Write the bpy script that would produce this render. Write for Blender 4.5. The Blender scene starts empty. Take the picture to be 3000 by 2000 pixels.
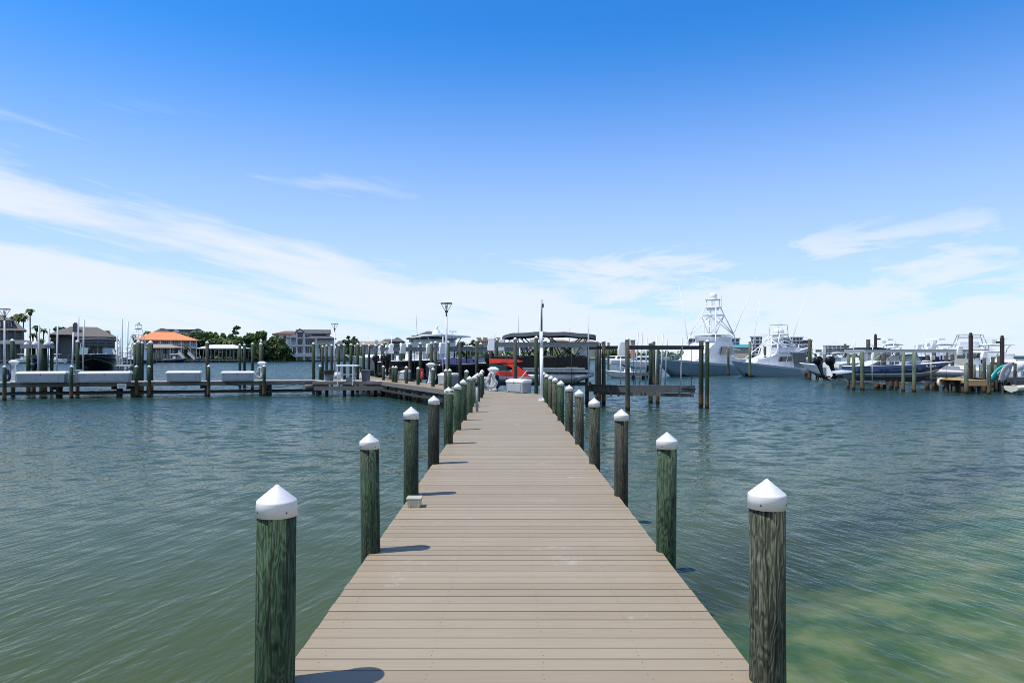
import bpy, bmesh, math, random
from mathutils import Vector, Matrix
random.seed(7)
S = bpy.context.scene
COL = S.collection
R = math.radians
# survey of the place: camera 2.60 m over the water, boardwalk 0.95 m over the water, metres everywhere
CAMZ, DECK, FOC, VX, HY = 2.60, 0.95, 2000.0, 1493.0, 1040.0
def at(px, py, Y): return ((px - VX) * Y / FOC, Y, CAMZ - (py - HY) * Y / FOC)
def X_(px, Y): return (px - VX) * Y / FOC
def Z_(py, Y): return CAMZ - (py - HY) * Y / FOC
ORD = ['first', 'second', 'third', 'fourth', 'fifth', 'sixth', 'seventh', 'eighth', 'ninth', 'tenth', 'eleventh', 'twelfth',
       'thirteenth', 'fourteenth', 'fifteenth', 'sixteenth', 'seventeenth', 'eighteenth', 'nineteenth', 'twentieth',
       'twenty-first', 'twenty-second', 'twenty-third', 'twenty-fourth', 'twenty-fifth', 'twenty-sixth', 'twenty-seventh',
       'twenty-eighth', 'twenty-ninth', 'thirtieth', 'thirty-first', 'thirty-second']
# ------------------------------------------------------------------ mesh builder
class MB:
    def __init__(s): s.v = []; s.f = []; s.m = []; s.s = []
    def add(s, vs, fs, m=0, smooth=False):
        b = len(s.v); s.v += [tuple(p) for p in vs]
        for f in fs: s.f.append([i + b for i in f]); s.m.append(m); s.s.append(smooth)
    def box(s, x0, x1, y0, y1, z0, z1, m=0):
        s.add([(x0,y0,z0),(x1,y0,z0),(x1,y1,z0),(x0,y1,z0),(x0,y0,z1),(x1,y0,z1),(x1,y1,z1),(x0,y1,z1)],
              [(0,3,2,1),(4,5,6,7),(0,1,5,4),(1,2,6,5),(2,3,7,6),(3,0,4,7)], m)
    def tbox(s, cx, cy, z0, z1, w0, d0, w1, d1, m=0, ox=0, oy=0):
        a, b, c, d = w0/2, d0/2, w1/2, d1/2
        s.add([(cx-a,cy-b,z0),(cx+a,cy-b,z0),(cx+a,cy+b,z0),(cx-a,cy+b,z0),
               (cx+ox-c,cy+oy-d,z1),(cx+ox+c,cy+oy-d,z1),(cx+ox+c,cy+oy+d,z1),(cx+ox-c,cy+oy+d,z1)],
              [(0,3,2,1),(4,5,6,7),(0,1,5,4),(1,2,6,5),(2,3,7,6),(3,0,4,7)], m)
    def bar(s, p, q, w, h, m=0):
        p, q = Vector(p), Vector(q); d = (q - p).normalized()
        u = d.cross(Vector((0,0,1)))
        u = Vector((1,0,0)) if u.length < 1e-4 else u.normalized()
        t = u.cross(d).normalized(); u = u*w/2; t = t*h/2
        s.add([p-u-t,p+u-t,p+u+t,p-u+t,q-u-t,q+u-t,q+u+t,q-u+t],
              [(0,1,2,3),(7,6,5,4),(0,4,5,1),(1,5,6,2),(2,6,7,3),(3,7,4,0)], m)
    def cyl(s, p, q, r0, r1=None, n=10, m=0, smooth=True):
        r1 = r0 if r1 is None else r1
        p, q = Vector(p), Vector(q); d = (q - p).normalized()
        u = d.orthogonal().normalized(); t = d.cross(u)
        vs = []
        for c, r in ((p, r0), (q, r1)):
            for i in range(n):
                a = 2*math.pi*i/n; vs.append(c + (u*math.cos(a) + t*math.sin(a))*r)
        s.add(vs, [(i, (i+1) % n, n+(i+1) % n, n+i) for i in range(n)], m, smooth)
        s.add(vs, [tuple(range(n-1, -1, -1)), tuple(range(n, 2*n))], m)
    def tube(s, pts, r, n=6, m=0):
        pts = [Vector(p) for p in pts]; vs = []; u = None
        for i, p in enumerate(pts):
            d = (pts[min(i+1, len(pts)-1)] - pts[max(i-1, 0)]).normalized()
            if u is None: u = d.orthogonal().normalized()
            u = (u - d*u.dot(d)).normalized(); t = d.cross(u)
            for k in range(n):
                a = 2*math.pi*k/n; vs.append(p + (u*math.cos(a) + t*math.sin(a))*r)
        fs = [(i*n+k, i*n+(k+1) % n, (i+1)*n+(k+1) % n, (i+1)*n+k) for i in range(len(pts)-1) for k in range(n)]
        s.add(vs, fs, m, True)
        s.add(vs[:n], [tuple(range(n-1,-1,-1))], m); s.add(vs[-n:], [tuple(range(n))], m)
    def lathe(s, prof, c=(0,0,0), n=20, m=0, wob=0):
        vs = []; rng = random.Random(n + int(c[0]*50) + len(s.v))
        for r, z in prof:
            for k in range(n):
                a = 2*math.pi*k/n; rr = r*(1 + (rng.uniform(-wob, wob) if wob else 0))
                vs.append((c[0]+rr*math.cos(a), c[1]+rr*math.sin(a), c[2]+z))
        s.add(vs, [(i*n+k, i*n+(k+1) % n, (i+1)*n+(k+1) % n, (i+1)*n+k) for i in range(len(prof)-1) for k in range(n)], m, True)
        s.add(vs[:n], [tuple(range(n-1,-1,-1))], m); s.add(vs[-n:], [tuple(range(n))], m)
    def ext(s, poly, vec, m=0):
        n = len(poly); vec = Vector(vec); a = [Vector(p) for p in poly]
        s.add(a + [p + vec for p in a], [tuple(range(n-1,-1,-1)), tuple(range(n, 2*n))] +
              [(i, (i+1) % n, n+(i+1) % n, n+i) for i in range(n)], m)
    def grid(s, rows, mfun=None, m=0, smooth=True):
        k = len(rows[0]); vs = [p for r in rows for p in r]
        b = len(s.v); s.v += [tuple(p) for p in vs]
        for i in range(len(rows)-1):
            for j in range(k-1):
                s.f.append([b+i*k+j, b+i*k+j+1, b+(i+1)*k+j+1, b+(i+1)*k+j])
                s.m.append(mfun(i, j) if mfun else m); s.s.append(smooth)
    def ball(s, c, rx, ry, rz, m=0, n=10, k=6, z0=-1.0):
        pr = [(math.sqrt(max(0, 1-z*z)), z) for z in [z0 + (1-z0)*i/k for i in range(k+1)]]
        vs = []
        for r, z in pr:
            for i in range(n):
                a = 2*math.pi*i/n; vs.append((c[0]+rx*r*math.cos(a), c[1]+ry*r*math.sin(a), c[2]+rz*z))
        s.add(vs, [(i*n+j, i*n+(j+1) % n, (i+1)*n+(j+1) % n, (i+1)*n+j) for i in range(k) for j in range(n)], m, True)
        s.add(vs[:n], [tuple(range(n-1,-1,-1))], m)
    def build(s, name, mats, parent=None, loc=None, rz=0, bev=0, seg=2):
        me = bpy.data.meshes.new(name); me.from_pydata(s.v, [], s.f)
        if not isinstance(mats, (list, tuple)): mats = [mats]
        for mm in mats: me.materials.append(mm)
        me.polygons.foreach_set('material_index', s.m); me.polygons.foreach_set('use_smooth', s.s)
        bm = bmesh.new(); bm.from_mesh(me)
        bmesh.ops.remove_doubles(bm, verts=bm.verts, dist=1e-5)
        bmesh.ops.recalc_face_normals(bm, faces=bm.faces); bm.to_mesh(me); bm.free()
        o = bpy.data.objects.new(name, me); COL.objects.link(o)
        if parent: o.parent = parent
        if loc is not None: o.location = loc
        if rz: o.rotation_euler = (0, 0, rz)
        if bev:
            b = o.modifiers.new('edge', 'BEVEL'); b.width = bev; b.segments = seg; b.limit_method = 'ANGLE'; b.angle_limit = R(35)
        return o
def tag(o, label=None, cat=None, group=None, kind=None):
    if label: o['label'] = label
    if cat: o['category'] = cat
    if group: o['group'] = group
    if kind: o['kind'] = kind
    return o
def thing(name, label, cat, loc=(0,0,0), rz=0, group=None):
    o = bpy.data.objects.new(name, None); COL.objects.link(o)
    o.location = loc; o.rotation_euler = (0, 0, rz); o.empty_display_size = .3
    return tag(o, label, cat, group)
KIDS = {}
def kids(o): return [c for c in bpy.data.objects if c.parent == o]
def dup(root, loc, rz=None, label=None, group=None, scale=None, parent=None):
    r = root.copy(); COL.objects.link(r)
    if parent is None:
        r.location = loc
        if rz is not None: r.rotation_euler = (0, 0, rz)
        if scale: r.scale = scale if isinstance(scale, tuple) else (scale,)*3
        if label: r['label'] = label
        if group: r['group'] = group
    else: r.parent = parent
    for c in kids(root): dup(c, None, parent=r)
    return r
# ------------------------------------------------------------------ materials
def nodes(name):
    m = bpy.data.materials.new(name); m.use_nodes = True; nt = m.node_tree
    return m, nt, nt.nodes['Principled BSDF'], nt.nodes.new, nt.links.new
def mat(name, col, rough=.5, metal=0, var=.12, scale=4, bump=0, coat=0, stretch=(1,1,1), spec=None):
    m, nt, b, N, Lk = nodes(name)
    tc = N('ShaderNodeTexCoord'); mp = N('ShaderNodeMapping'); mp.inputs['Scale'].default_value = stretch
    oi = N('ShaderNodeObjectInfo'); ad = N('ShaderNodeVectorMath'); ad.operation = 'ADD'
    Lk(tc.outputs['Object'], mp.inputs[0]); Lk(mp.outputs[0], ad.inputs[0])
    ml = N('ShaderNodeMath'); ml.operation = 'MULTIPLY'; ml.inputs[1].default_value = 37; Lk(oi.outputs['Random'], ml.inputs[0]); Lk(ml.outputs[0], ad.inputs[1])
    nz = N('ShaderNodeTexNoise'); nz.inputs['Scale'].default_value = scale; nz.inputs['Detail'].default_value = 5; nz.inputs['Roughness'].default_value = .6
    Lk(ad.outputs[0], nz.inputs['Vector'])
    cr = N('ShaderNodeValToRGB'); e = cr.color_ramp.elements
    e[0].position = .3; e[1].position = .7
    e[0].color = tuple(c*(1-var) for c in col) + (1,); e[1].color = tuple(min(1, c*(1+var)) for c in col) + (1,)
    Lk(nz.outputs[0], cr.inputs[0]); Lk(cr.outputs[0], b.inputs['Base Color'])
    rr = N('ShaderNodeMapRange'); rr.inputs[3].default_value = max(.02, rough*.85); rr.inputs[4].default_value = min(1, rough*1.15)
    Lk(nz.outputs[0], rr.inputs[0]); Lk(rr.outputs[0], b.inputs['Roughness'])
    b.inputs['Metallic'].default_value = metal; b.inputs['Coat Weight'].default_value = coat; b.inputs['Coat Roughness'].default_value = .05
    if spec is not None: b.inputs['Specular IOR Level'].default_value = spec
    if bump:
        bp = N('ShaderNodeBump'); bp.inputs['Strength'].default_value = 1; bp.inputs['Distance'].default_value = bump
        Lk(nz.outputs[0], bp.inputs['Height']); Lk(bp.outputs[0], b.inputs['Normal'])
    return m
def pile_mat(name, dark, mid, light, grey):
    m, nt, b, N, Lk = nodes(name)
    tc = N('ShaderNodeTexCoord'); oi = N('ShaderNodeObjectInfo')
    ml = N('ShaderNodeMath'); ml.operation = 'MULTIPLY'; ml.inputs[1].default_value = 61; Lk(oi.outputs['Random'], ml.inputs[0])
    ad = N('ShaderNodeVectorMath'); ad.operation = 'ADD'; Lk(tc.outputs['Object'], ad.inputs[0]); Lk(ml.outputs[0], ad.inputs[1])
    def noise(sc, stretch, det, rough=.55):
        mp = N('ShaderNodeMapping'); mp.inputs['Scale'].default_value = stretch; Lk(ad.outputs[0], mp.inputs[0])
        n = N('ShaderNodeTexNoise'); n.inputs['Scale'].default_value = sc; n.inputs['Detail'].default_value = det; n.inputs['Roughness'].default_value = rough
        Lk(mp.outputs[0], n.inputs['Vector']); return n.outputs[0]
    g = noise(1.0, (9, 9, 2.0), 3.0, .5)                  # growth rings cut at a slant: contour lines of a stretched field
    k = N('ShaderNodeMath'); k.operation = 'MULTIPLY'; k.inputs[1].default_value = 15; Lk(g, k.inputs[0])
    pp = N('ShaderNodeMath'); pp.operation = 'PINGPONG'; pp.inputs[1].default_value = .5; Lk(k.outputs[0], pp.inputs[0])
    fine = noise(1.0, (75, 75, 4), 5, .7)
    mx = N('ShaderNodeMath'); mx.operation = 'MULTIPLY_ADD'; mx.inputs[1].default_value = .85; Lk(pp.outputs[0], mx.inputs[0])
    f2 = N('ShaderNodeMath'); f2.operation = 'MULTIPLY_ADD'; f2.inputs[1].default_value = 1.7; f2.inputs[2].default_value = -.55; Lk(fine, f2.inputs[0]); Lk(f2.outputs[0], mx.inputs[2])
    cr = N('ShaderNodeValToRGB'); e = cr.color_ramp.elements
    e[0].position = .12; e[0].color = dark + (1,); e[1].position = .8; e[1].color = light + (1,)
    q = e.new(.45); q.color = mid + (1,)
    Lk(mx.outputs[0], cr.inputs[0])
    # drying cracks: thin dark vertical splits, and scattered knots
    ck = noise(1.0, (16, 16, .5), 2, .4)
    c1 = N('ShaderNodeMath'); c1.operation = 'SUBTRACT'; c1.inputs[1].default_value = .5; Lk(ck, c1.inputs[0])
    c2 = N('ShaderNodeMath'); c2.operation = 'ABSOLUTE'; Lk(c1.outputs[0], c2.inputs[0])
    c3 = N('ShaderNodeMapRange'); c3.inputs[1].default_value = .004; c3.inputs[2].default_value = .018; c3.inputs[3].default_value = .25; Lk(c2.outputs[0], c3.inputs[0])
    vo = N('ShaderNodeTexVoronoi'); vo.inputs['Scale'].default_value = 1; mv = N('ShaderNodeMapping'); mv.inputs['Scale'].default_value = (5, 5, 3.2); Lk(ad.outputs[0], mv.inputs[0]); Lk(mv.outputs[0], vo.inputs['Vector'])
    kn = N('ShaderNodeMapRange'); kn.inputs[1].default_value = .05; kn.inputs[2].default_value = .13; kn.inputs[3].default_value = .2; Lk(vo.outputs['Distance'], kn.inputs[0])
    ckm = N('ShaderNodeMath'); ckm.operation = 'MULTIPLY'; Lk(c3.outputs[0], ckm.inputs[0]); Lk(kn.outputs[0], ckm.inputs[1])
    big = noise(1.0, (3, 3, .8), 3)
    br = N('ShaderNodeMapRange'); br.inputs[1].default_value = .42; br.inputs[2].default_value = .7; Lk(big, br.inputs[0])
    gm = N('ShaderNodeMath'); gm.operation = 'MULTIPLY'; Lk(br.outputs[0], gm.inputs[0])
    g2 = N('ShaderNodeMapRange'); g2.inputs[3].default_value = .25; g2.inputs[4].default_value = 1; Lk(oi.outputs['Random'], g2.inputs[0]); Lk(g2.outputs[0], gm.inputs[1])
    m1 = N('ShaderNodeMix'); m1.data_type = 'RGBA'; m1.blend_type = 'MIX'; Lk(gm.outputs[0], m1.inputs[0]); Lk(cr.outputs[0], m1.inputs[6])
    gv = N('ShaderNodeMix'); gv.data_type = 'RGBA'; gv.blend_type = 'MULTIPLY'; gv.inputs[0].default_value = .75; gv.inputs[6].default_value = tuple(c*1.6 for c in grey) + (1,)
    pr = N('ShaderNodeMapRange'); pr.inputs[3].default_value = .35; pr.inputs[4].default_value = 1; Lk(mx.outputs[0], pr.inputs[0]); Lk(pr.outputs[0], gv.inputs[7]); Lk(gv.outputs[2], m1.inputs[7])
    # per piling brightness
    hs = N('ShaderNodeHueSaturation'); vr = N('ShaderNodeMapRange'); vr.inputs[3].default_value = .7; vr.inputs[4].default_value = 1.35
    wn = N('ShaderNodeTexWhiteNoise'); wn.noise_dimensions = '1D'; Lk(oi.outputs['Random'], wn.inputs['W']); Lk(wn.outputs[0], vr.inputs[0]); Lk(vr.outputs[0], hs.inputs['Value']); cm_ = N('ShaderNodeMix'); cm_.data_type = 'RGBA'; cm_.blend_type = 'MULTIPLY'; cm_.inputs[0].default_value = 1; Lk(m1.outputs[2], cm_.inputs[6]); Lk(ckm.outputs[0], cm_.inputs[7]); Lk(cm_.outputs[2], hs.inputs['Color'])
    # tide marks: rust-orange stain band then black wet growth at the waterline (object z = height over the water)
    sp = N('ShaderNodeSeparateXYZ'); Lk(tc.outputs['Object'], sp.inputs[0])
    zz = N('ShaderNodeMath'); zz.operation = 'MULTIPLY_ADD'; zz.inputs[1].default_value = -.5; Lk(big, zz.inputs[0]); Lk(sp.outputs[2], zz.inputs[2])
    o1 = N('ShaderNodeMapRange'); o1.inputs[1].default_value = .55; o1.inputs[2].default_value = .12; Lk(zz.outputs[0], o1.inputs[0])
    om = N('ShaderNodeMath'); om.operation = 'MULTIPLY'; om.inputs[1].default_value = .8; Lk(o1.outputs[0], om.inputs[0])
    m2 = N('ShaderNodeMix'); m2.data_type = 'RGBA'; Lk(om.outputs[0], m2.inputs[0]); Lk(hs.outputs[0], m2.inputs[6]); m2.inputs[7].default_value = (.15, .07, .022, 1)
    o2 = N('ShaderNodeMapRange'); o2.inputs[1].default_value = -.02; o2.inputs[2].default_value = -.14; Lk(zz.outputs[0], o2.inputs[0])
    m3 = N('ShaderNodeMix'); m3.data_type = 'RGBA'; Lk(o2.outputs[0], m3.inputs[0]); Lk(m2.outputs[2], m3.inputs[6]); m3.inputs[7].default_value = (.008, .009, .007, 1)
    Lk(m3.outputs[2], b.inputs['Base Color']); b.inputs['Roughness'].default_value = .75; b.inputs['Specular IOR Level'].default_value = .3
    bp = N('ShaderNodeBump'); bp.inputs['Distance'].default_value = .006; Lk(mx.outputs[0], bp.inputs['Height']); Lk(bp.outputs[0], b.inputs['Normal'])
    return m
M = {}
M['pile_green'] = pile_mat('treated_green_wood', (.003,.011,.005), (.013,.040,.018), (.055,.095,.05), (.036,.042,.028))
M['pile_grey'] = pile_mat('weathered_wood', (.008,.010,.006), (.028,.032,.020), (.098,.112,.076), (.05,.048,.035))
M['pile_dark'] = pile_mat('dark_wet_wood', (.002,.004,.002), (.007,.013,.008), (.035,.05,.035), (.015,.018,.013))
M['pile_pale'] = pile_mat('pale_green_wood', (.03,.045,.03), (.08,.115,.075), (.17,.21,.15), (.12,.125,.09))
M['pile_black'] = mat('black_wrap', (.012,.013,.015), .5)
M['cap'] = mat('white_plastic', (.67,.67,.66), .42, var=.13, scale=6, coat=.05)
M['screw'] = mat('dark_screw', (.03,.025,.02), .5)
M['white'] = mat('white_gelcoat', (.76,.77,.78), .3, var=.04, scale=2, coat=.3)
M['offwhite'] = mat('aged_white', (.62,.63,.62), .45, var=.08, scale=3)
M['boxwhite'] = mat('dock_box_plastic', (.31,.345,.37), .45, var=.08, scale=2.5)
M['pvc'] = mat('white_pipe', (.48,.50,.52), .35, var=.05)
M['alu'] = mat('aluminium', (.42,.44,.46), .38, metal=.75, var=.12, scale=5)
M['galv'] = mat('galvanised_steel', (.20,.22,.24), .55, metal=.4, var=.2, scale=6)
M['darksteel'] = mat('dark_steel', (.035,.045,.055), .5, metal=.2, var=.2)
M['black'] = mat('black_gelcoat', (.006,.007,.009), .3, var=.2, spec=.25)
M['blackmat'] = mat('black_vinyl', (.018,.02,.024), .6, var=.2)
M['navy'] = mat('navy_gelcoat', (.008,.016,.045), .15, var=.1, coat=.4)
M['blue'] = mat('blue_gelcoat', (.007,.030,.095), .14, var=.12, coat=.4)
M['bluecover'] = mat('blue_canvas', (.008,.012,.075), .8, var=.15, scale=5, bump=.01)
M['navycanvas'] = mat('navy_canvas', (.022,.028,.042), .8, var=.2, scale=4, bump=.012)
M['cradle'] = mat('weathered_alloy', (.13,.13,.125), .6, metal=.3, var=.25, scale=4)
M['deckedge'] = mat('gap_shade_edge', (.035,.026,.018), .9)  # shade of the board gaps, painted dark brown on the edge faces
M['greycanvas'] = mat('grey_canvas', (.15,.155,.15), .85, var=.15, scale=5, bump=.01)
M['red'] = mat('red_gelcoat', (.88,.045,.016), .3, var=.05, coat=.2)
M['signred'] = mat('red_paint', (.55,.02,.02), .35, var=.08)
M['seafoam'] = mat('pale_blue_hull', (.22,.33,.41), .16, var=.04, coat=.4)
M['paleblue'] = mat('ice_blue_hull', (.27,.38,.44), .16, var=.04, coat=.4)
M['bottom'] = mat('blue_bottom_paint', (.015,.045,.16), .6, var=.2)
M['greybottom'] = mat('grey_bottom_paint', (.20,.21,.20), .55, var=.2)
M['cream'] = mat('cream_gelcoat', (.66,.62,.53), .3, var=.05, coat=.2)
M['glass'] = mat('tinted_glass', (.012,.018,.024), .06, var=.1, coat=.5)
M['cglass'] = mat('boat_windscreen', (.10,.16,.18), .05, var=.1, coat=.5)
M['teal'] = mat('teal_plastic', (.02,.38,.36), .4, var=.06)
M['greyplastic'] = mat('grey_plastic', (.28,.29,.31), .45, var=.08)
M['can'] = mat('grey_bin_plastic', (.10,.125,.155), .5, var=.12)
M['bag'] = mat('black_bin_bag', (.012,.012,.014), .35, var=.2, bump=.02, scale=14)
M['beige'] = mat('beige_plastic', (.42,.42,.33), .45, var=.05)
M['rope'] = mat('white_hose', (.68,.68,.66), .5, var=.08)
M['greenhose'] = mat('blue_hose', (.012,.03,.08), .5)
M['oldwood'] = mat('old_grey_timber', (.135,.135,.125), .85, var=.35, scale=3, bump=.01, stretch=(.6, 6, 6))
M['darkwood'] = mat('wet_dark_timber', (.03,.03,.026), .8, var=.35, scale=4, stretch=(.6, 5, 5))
M['bleach'] = mat('bleached_decking', (.33,.30,.25), .8, var=.2, scale=4)
M['newwood'] = mat('yellow_new_timber', (.42,.29,.13), .75, var=.2, scale=3, stretch=(.5, 5, 5))
M['brownpost'] = mat('brown_painted_post', (.035,.022,.02), .5)
M['orangetile'] = mat('orange_roof_tile', (.62,.22,.085), .8, var=.14, scale=.8)
M['greyroof'] = mat('grey_shingle', (.075,.08,.09), .9, var=.2, scale=1.5)
M['brownroof'] = mat('brown_shingle', (.125,.11,.095), .9, var=.16, scale=1.2)
M['purpleroof'] = mat('slate_shingle', (.085,.08,.10), .9, var=.15, scale=1)
M['redroof'] = mat('red_brown_tile', (.16,.085,.06), .9, var=.2, scale=1)
M['tanroof'] = mat('tan_shingle', (.28,.22,.17), .9, var=.15, scale=1)
M['whiteroof'] = mat('white_metal_roof', (.66,.69,.70), .5, var=.08, scale=.5)
M['tealroof'] = mat('teal_metal_roof', (.05,.24,.28), .5, var=.1)
M['wallwhite'] = mat('white_stucco', (.62,.64,.66), .8, var=.06, scale=.6)
M['wallgrey'] = mat('grey_siding', (.12,.135,.14), .8, var=.12, scale=1)
M['wallblue'] = mat('pale_blue_siding', (.38,.44,.50), .8, var=.08, scale=.6)
M['wallcream'] = mat('cream_stucco', (.50,.44,.35), .8, var=.1, scale=.6)
M['walltan'] = mat('tan_stucco', (.42,.35,.28), .8, var=.1, scale=.6)
M['wallpink'] = mat('pink_stucco', (.52,.30,.24), .8, var=.1)
M['winglass'] = mat('window_glass', (.02,.03,.042), .1, var=.3, scale=.7)
M['trunk'] = mat('palm_trunk', (.11,.09,.07), .9, var=.3, scale=3)
M['seawall'] = mat('timber_seawall', (.10,.09,.075), .9, var=.4, scale=2)
M['signwhite'] = mat('sign_plate', (.72,.73,.70), .5, var=.04)
M['ink'] = mat('sign_ink', (.02,.02,.02), .6)
M['lampmetal'] = mat('lamp_grey_metal', (.13,.15,.17), .4, metal=.3)
M['lamppost'] = mat('lamp_pale_post', (.50,.53,.56), .4)
M['lampglass'] = mat('frosted_lamp', (.7,.72,.74), .3)
M['hedge'] = None
def leaf_mat(name, dark, light, sc):
    m, nt, b, N, Lk = nodes(name)
    tc = N('ShaderNodeTexCoord'); nz = N('ShaderNodeTexNoise'); nz.inputs['Scale'].default_value = sc; nz.inputs['Detail'].default_value = 4
    Lk(tc.outputs['Object'], nz.inputs['Vector'])
    cr = N('ShaderNodeValToRGB'); cr.color_ramp.elements[0].position = .35; cr.color_ramp.elements[1].position = .68
    cr.color_ramp.elements[0].color = dark + (1,); cr.color_ramp.elements[1].color = light + (1,)
    Lk(nz.outputs[0], cr.inputs[0]); Lk(cr.outputs[0], b.inputs['Base Color']); b.inputs['Roughness'].default_value = .6
    b.inputs['Specular IOR Level'].default_value = .25
    tr = N('ShaderNodeBsdfTranslucent'); Lk(cr.outputs[0], tr.inputs['Color']); mx = N('ShaderNodeMixShader'); mx.inputs[0].default_value = .25
    Lk(b.outputs[0], mx.inputs[1]); Lk(tr.outputs[0], mx.inputs[2]); Lk(mx.outputs[0], nt.nodes['Material Output'].inputs[0])
    return m
M['leaf'] = leaf_mat('oak_leaves', (.04,.085,.022), (.12,.19,.05), .35)
M['leafdark'] = leaf_mat('dark_leaves', (.022,.055,.02), (.065,.125,.042), .4)
M['leafolive'] = leaf_mat('olive_leaves', (.06,.09,.03), (.16,.20,.065), .4)
M['frond'] = leaf_mat('palm_fronds', (.05,.09,.03), (.15,.19,.06), .8)
M['deadfrond'] = leaf_mat('dry_fronds', (.09,.065,.04), (.16,.12,.075), .8)
# ------------------------------------------------------------------ camera, render settings, sun, sky
cd = bpy.data.cameras.new('camera'); cam = bpy.data.objects.new('camera', cd); COL.objects.link(cam)
cam.location = (0, 0, CAMZ); cam.rotation_euler = (R(90), 0, 0)
cd.sensor_width = 36; cd.lens = 24; cd.shift_x = (1500-VX)/3000; cd.shift_y = (HY-1000)/3000
cd.clip_start = .05; cd.clip_end = 12000; S.camera = cam
S.render.engine = 'CYCLES'
S.view_settings.view_transform = 'Standard'; S.view_settings.look = 'None'; S.view_settings.exposure = .3; S.view_settings.gamma = 1
S.cycles.use_denoising = True; S.cycles.pixel_filter_type = 'BLACKMAN_HARRIS'; S.cycles.filter_width = .9; S.cycles.max_bounces = 8; S.cycles.transparent_max_bounces = 16
S.cycles.caustics_reflective = False; S.cycles.caustics_refractive = False
SUN = Vector((-.45, -.13, 1.0)).normalized()
sl = bpy.data.lights.new('sun', 'SUN'); so = bpy.data.objects.new('sun', sl); COL.objects.link(so)
sl.energy = 4.2; sl.angle = R(.5); sl.color = (1, .95, .86)
so.rotation_euler = SUN.to_track_quat('Z', 'Y').to_euler(); so.location = (-20, -6, 40)
W = bpy.data.worlds.new('World'); S.world = W; W.use_nodes = True
nt = W.node_tree; N = nt.nodes.new; Lk = nt.links.new; bg = nt.nodes['Background']; bg.inputs[1].default_value = .15
def val(x):
    n = N('ShaderNodeValue'); n.outputs[0].default_value = x; return n.outputs[0]
def mth(op, a, b=None, c=None, clamp=False):
    n = N('ShaderNodeMath'); n.operation = op; n.use_clamp = clamp
    for i, q in enumerate((a, b, c)):
        if q is None: continue
        if isinstance(q, (int, float)): n.inputs[i].default_value = q
        else: Lk(q, n.inputs[i])
    return n.outputs[0]
def sstep(x, a, b):
    n = N('ShaderNodeMapRange'); n.interpolation_type = 'SMOOTHSTEP'; Lk(x, n.inputs[0])
    n.inputs[1].default_value = a; n.inputs[2].default_value = b; return n.outputs[0]
sky = N('ShaderNodeTexSky'); sky.sky_type = 'NISHITA'; sky.sun_disc = False
sky.sun_elevation = math.asin(SUN.z); sky.sun_rotation = math.atan2(SUN.x, SUN.y)
sky.air_density = 1.0; sky.dust_density = .35; sky.ozone_density = 3.0; sky.altitude = 0
hs = N('ShaderNodeHueSaturation'); hs.inputs['Hue'].default_value = .5; hs.inputs['Saturation'].default_value = 1.15; hs.inputs['Value'].default_value = 1.0
Lk(sky.outputs[0], hs.inputs['Color'])
tint = N('ShaderNodeMix'); tint.data_type = 'RGBA'; tint.blend_type = 'MULTIPLY'; tint.inputs[0].default_value = 1; Lk(hs.outputs[0], tint.inputs[6]); tint.inputs[7].default_value = (.25, .78, 1.16, 1)
tc = N('ShaderNodeTexCoord'); sp = N('ShaderNodeSeparateXYZ'); Lk(tc.outputs['Generated'], sp.inputs[0])
dx, dy, dz = sp.outputs
az = mth('ARCTAN2', dx, dy)                                   # bearing, radians, 0 = ahead
hor = mth('SQRT', mth('ADD', mth('MULTIPLY', dx, dx), mth('MULTIPLY', dy, dy)))
el = mth('ARCTAN2', dz, hor)                                  # height over the horizon, radians
def cnoise(a, b, tilt, sc, det, rough, seed, dist=0.0):
    cv = N('ShaderNodeCombineXYZ')
    Lk(mth('MULTIPLY', az, a), cv.inputs[0]); Lk(mth('MULTIPLY', mth('MULTIPLY_ADD', az, tilt, el), b), cv.inputs[1]); cv.inputs[2].default_value = seed
    n = N('ShaderNodeTexNoise'); n.inputs['Scale'].default_value = sc; n.inputs['Detail'].default_value = det; n.inputs['Roughness'].default_value = rough
    n.inputs['Distortion'].default_value = dist
    Lk(cv.outputs[0], n.inputs['Vector']); return n.outputs[0]
# veil of cirrus: dense low down, its ragged top sinking from the left towards the right
edge = mth('MULTIPLY_ADD', sstep(az, .25, -.62), .15, .215)
rel = mth('DIVIDE', el, edge)
warp = cnoise(2.0, 6, .1, 1.3, 3, .5, 22.0)
streak = cnoise(1.7, 15, .17, 1.4, 7, .60, 3.1, .25)
puff = cnoise(4.2, 17, -.03, 1.5, 7, .60, 8.4, .55)
right = sstep(az, -.15, .2)
tex = mth('ADD', mth('MULTIPLY', streak, mth('MULTIPLY_ADD', right, -.7, .85)), mth('MULTIPLY', puff, mth('MULTIPLY_ADD', right, .7, .15)))
low = sstep(mth('ADD', rel, mth('MULTIPLY', mth('SUBTRACT', warp, .5), 1.3)), 1.3, .05)
cov = mth('ADD', mth('MULTIPLY_ADD', low, 1.05, mth('MULTIPLY_ADD', right, .10, .14)), mth('MULTIPLY', mth('SUBTRACT', tex, .53), mth('MULTIPLY_ADD', low, .9, mth('MULTIPLY_ADD', right, .9, 2.0))))
veil = mth('MULTIPLY', mth('MULTIPLY', sstep(cov, .08, 1.15), sstep(rel, 1.2, .55)), mth('MULTIPLY_ADD', right, -.04, .88))
# long thin streaks higher up on the left
thin = cnoise(.9, 13, .17, 1.5, 6, .55, 6.7, .2)
tl = mth('MULTIPLY', sstep(thin, .40, .66), mth('MULTIPLY', sstep(az, -.02, -.40), mth('MULTIPLY', sstep(el, .345, .27), sstep(el, .14, .21))))
haze = mth('MULTIPLY', sstep(el, .46, .02), .58)
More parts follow.
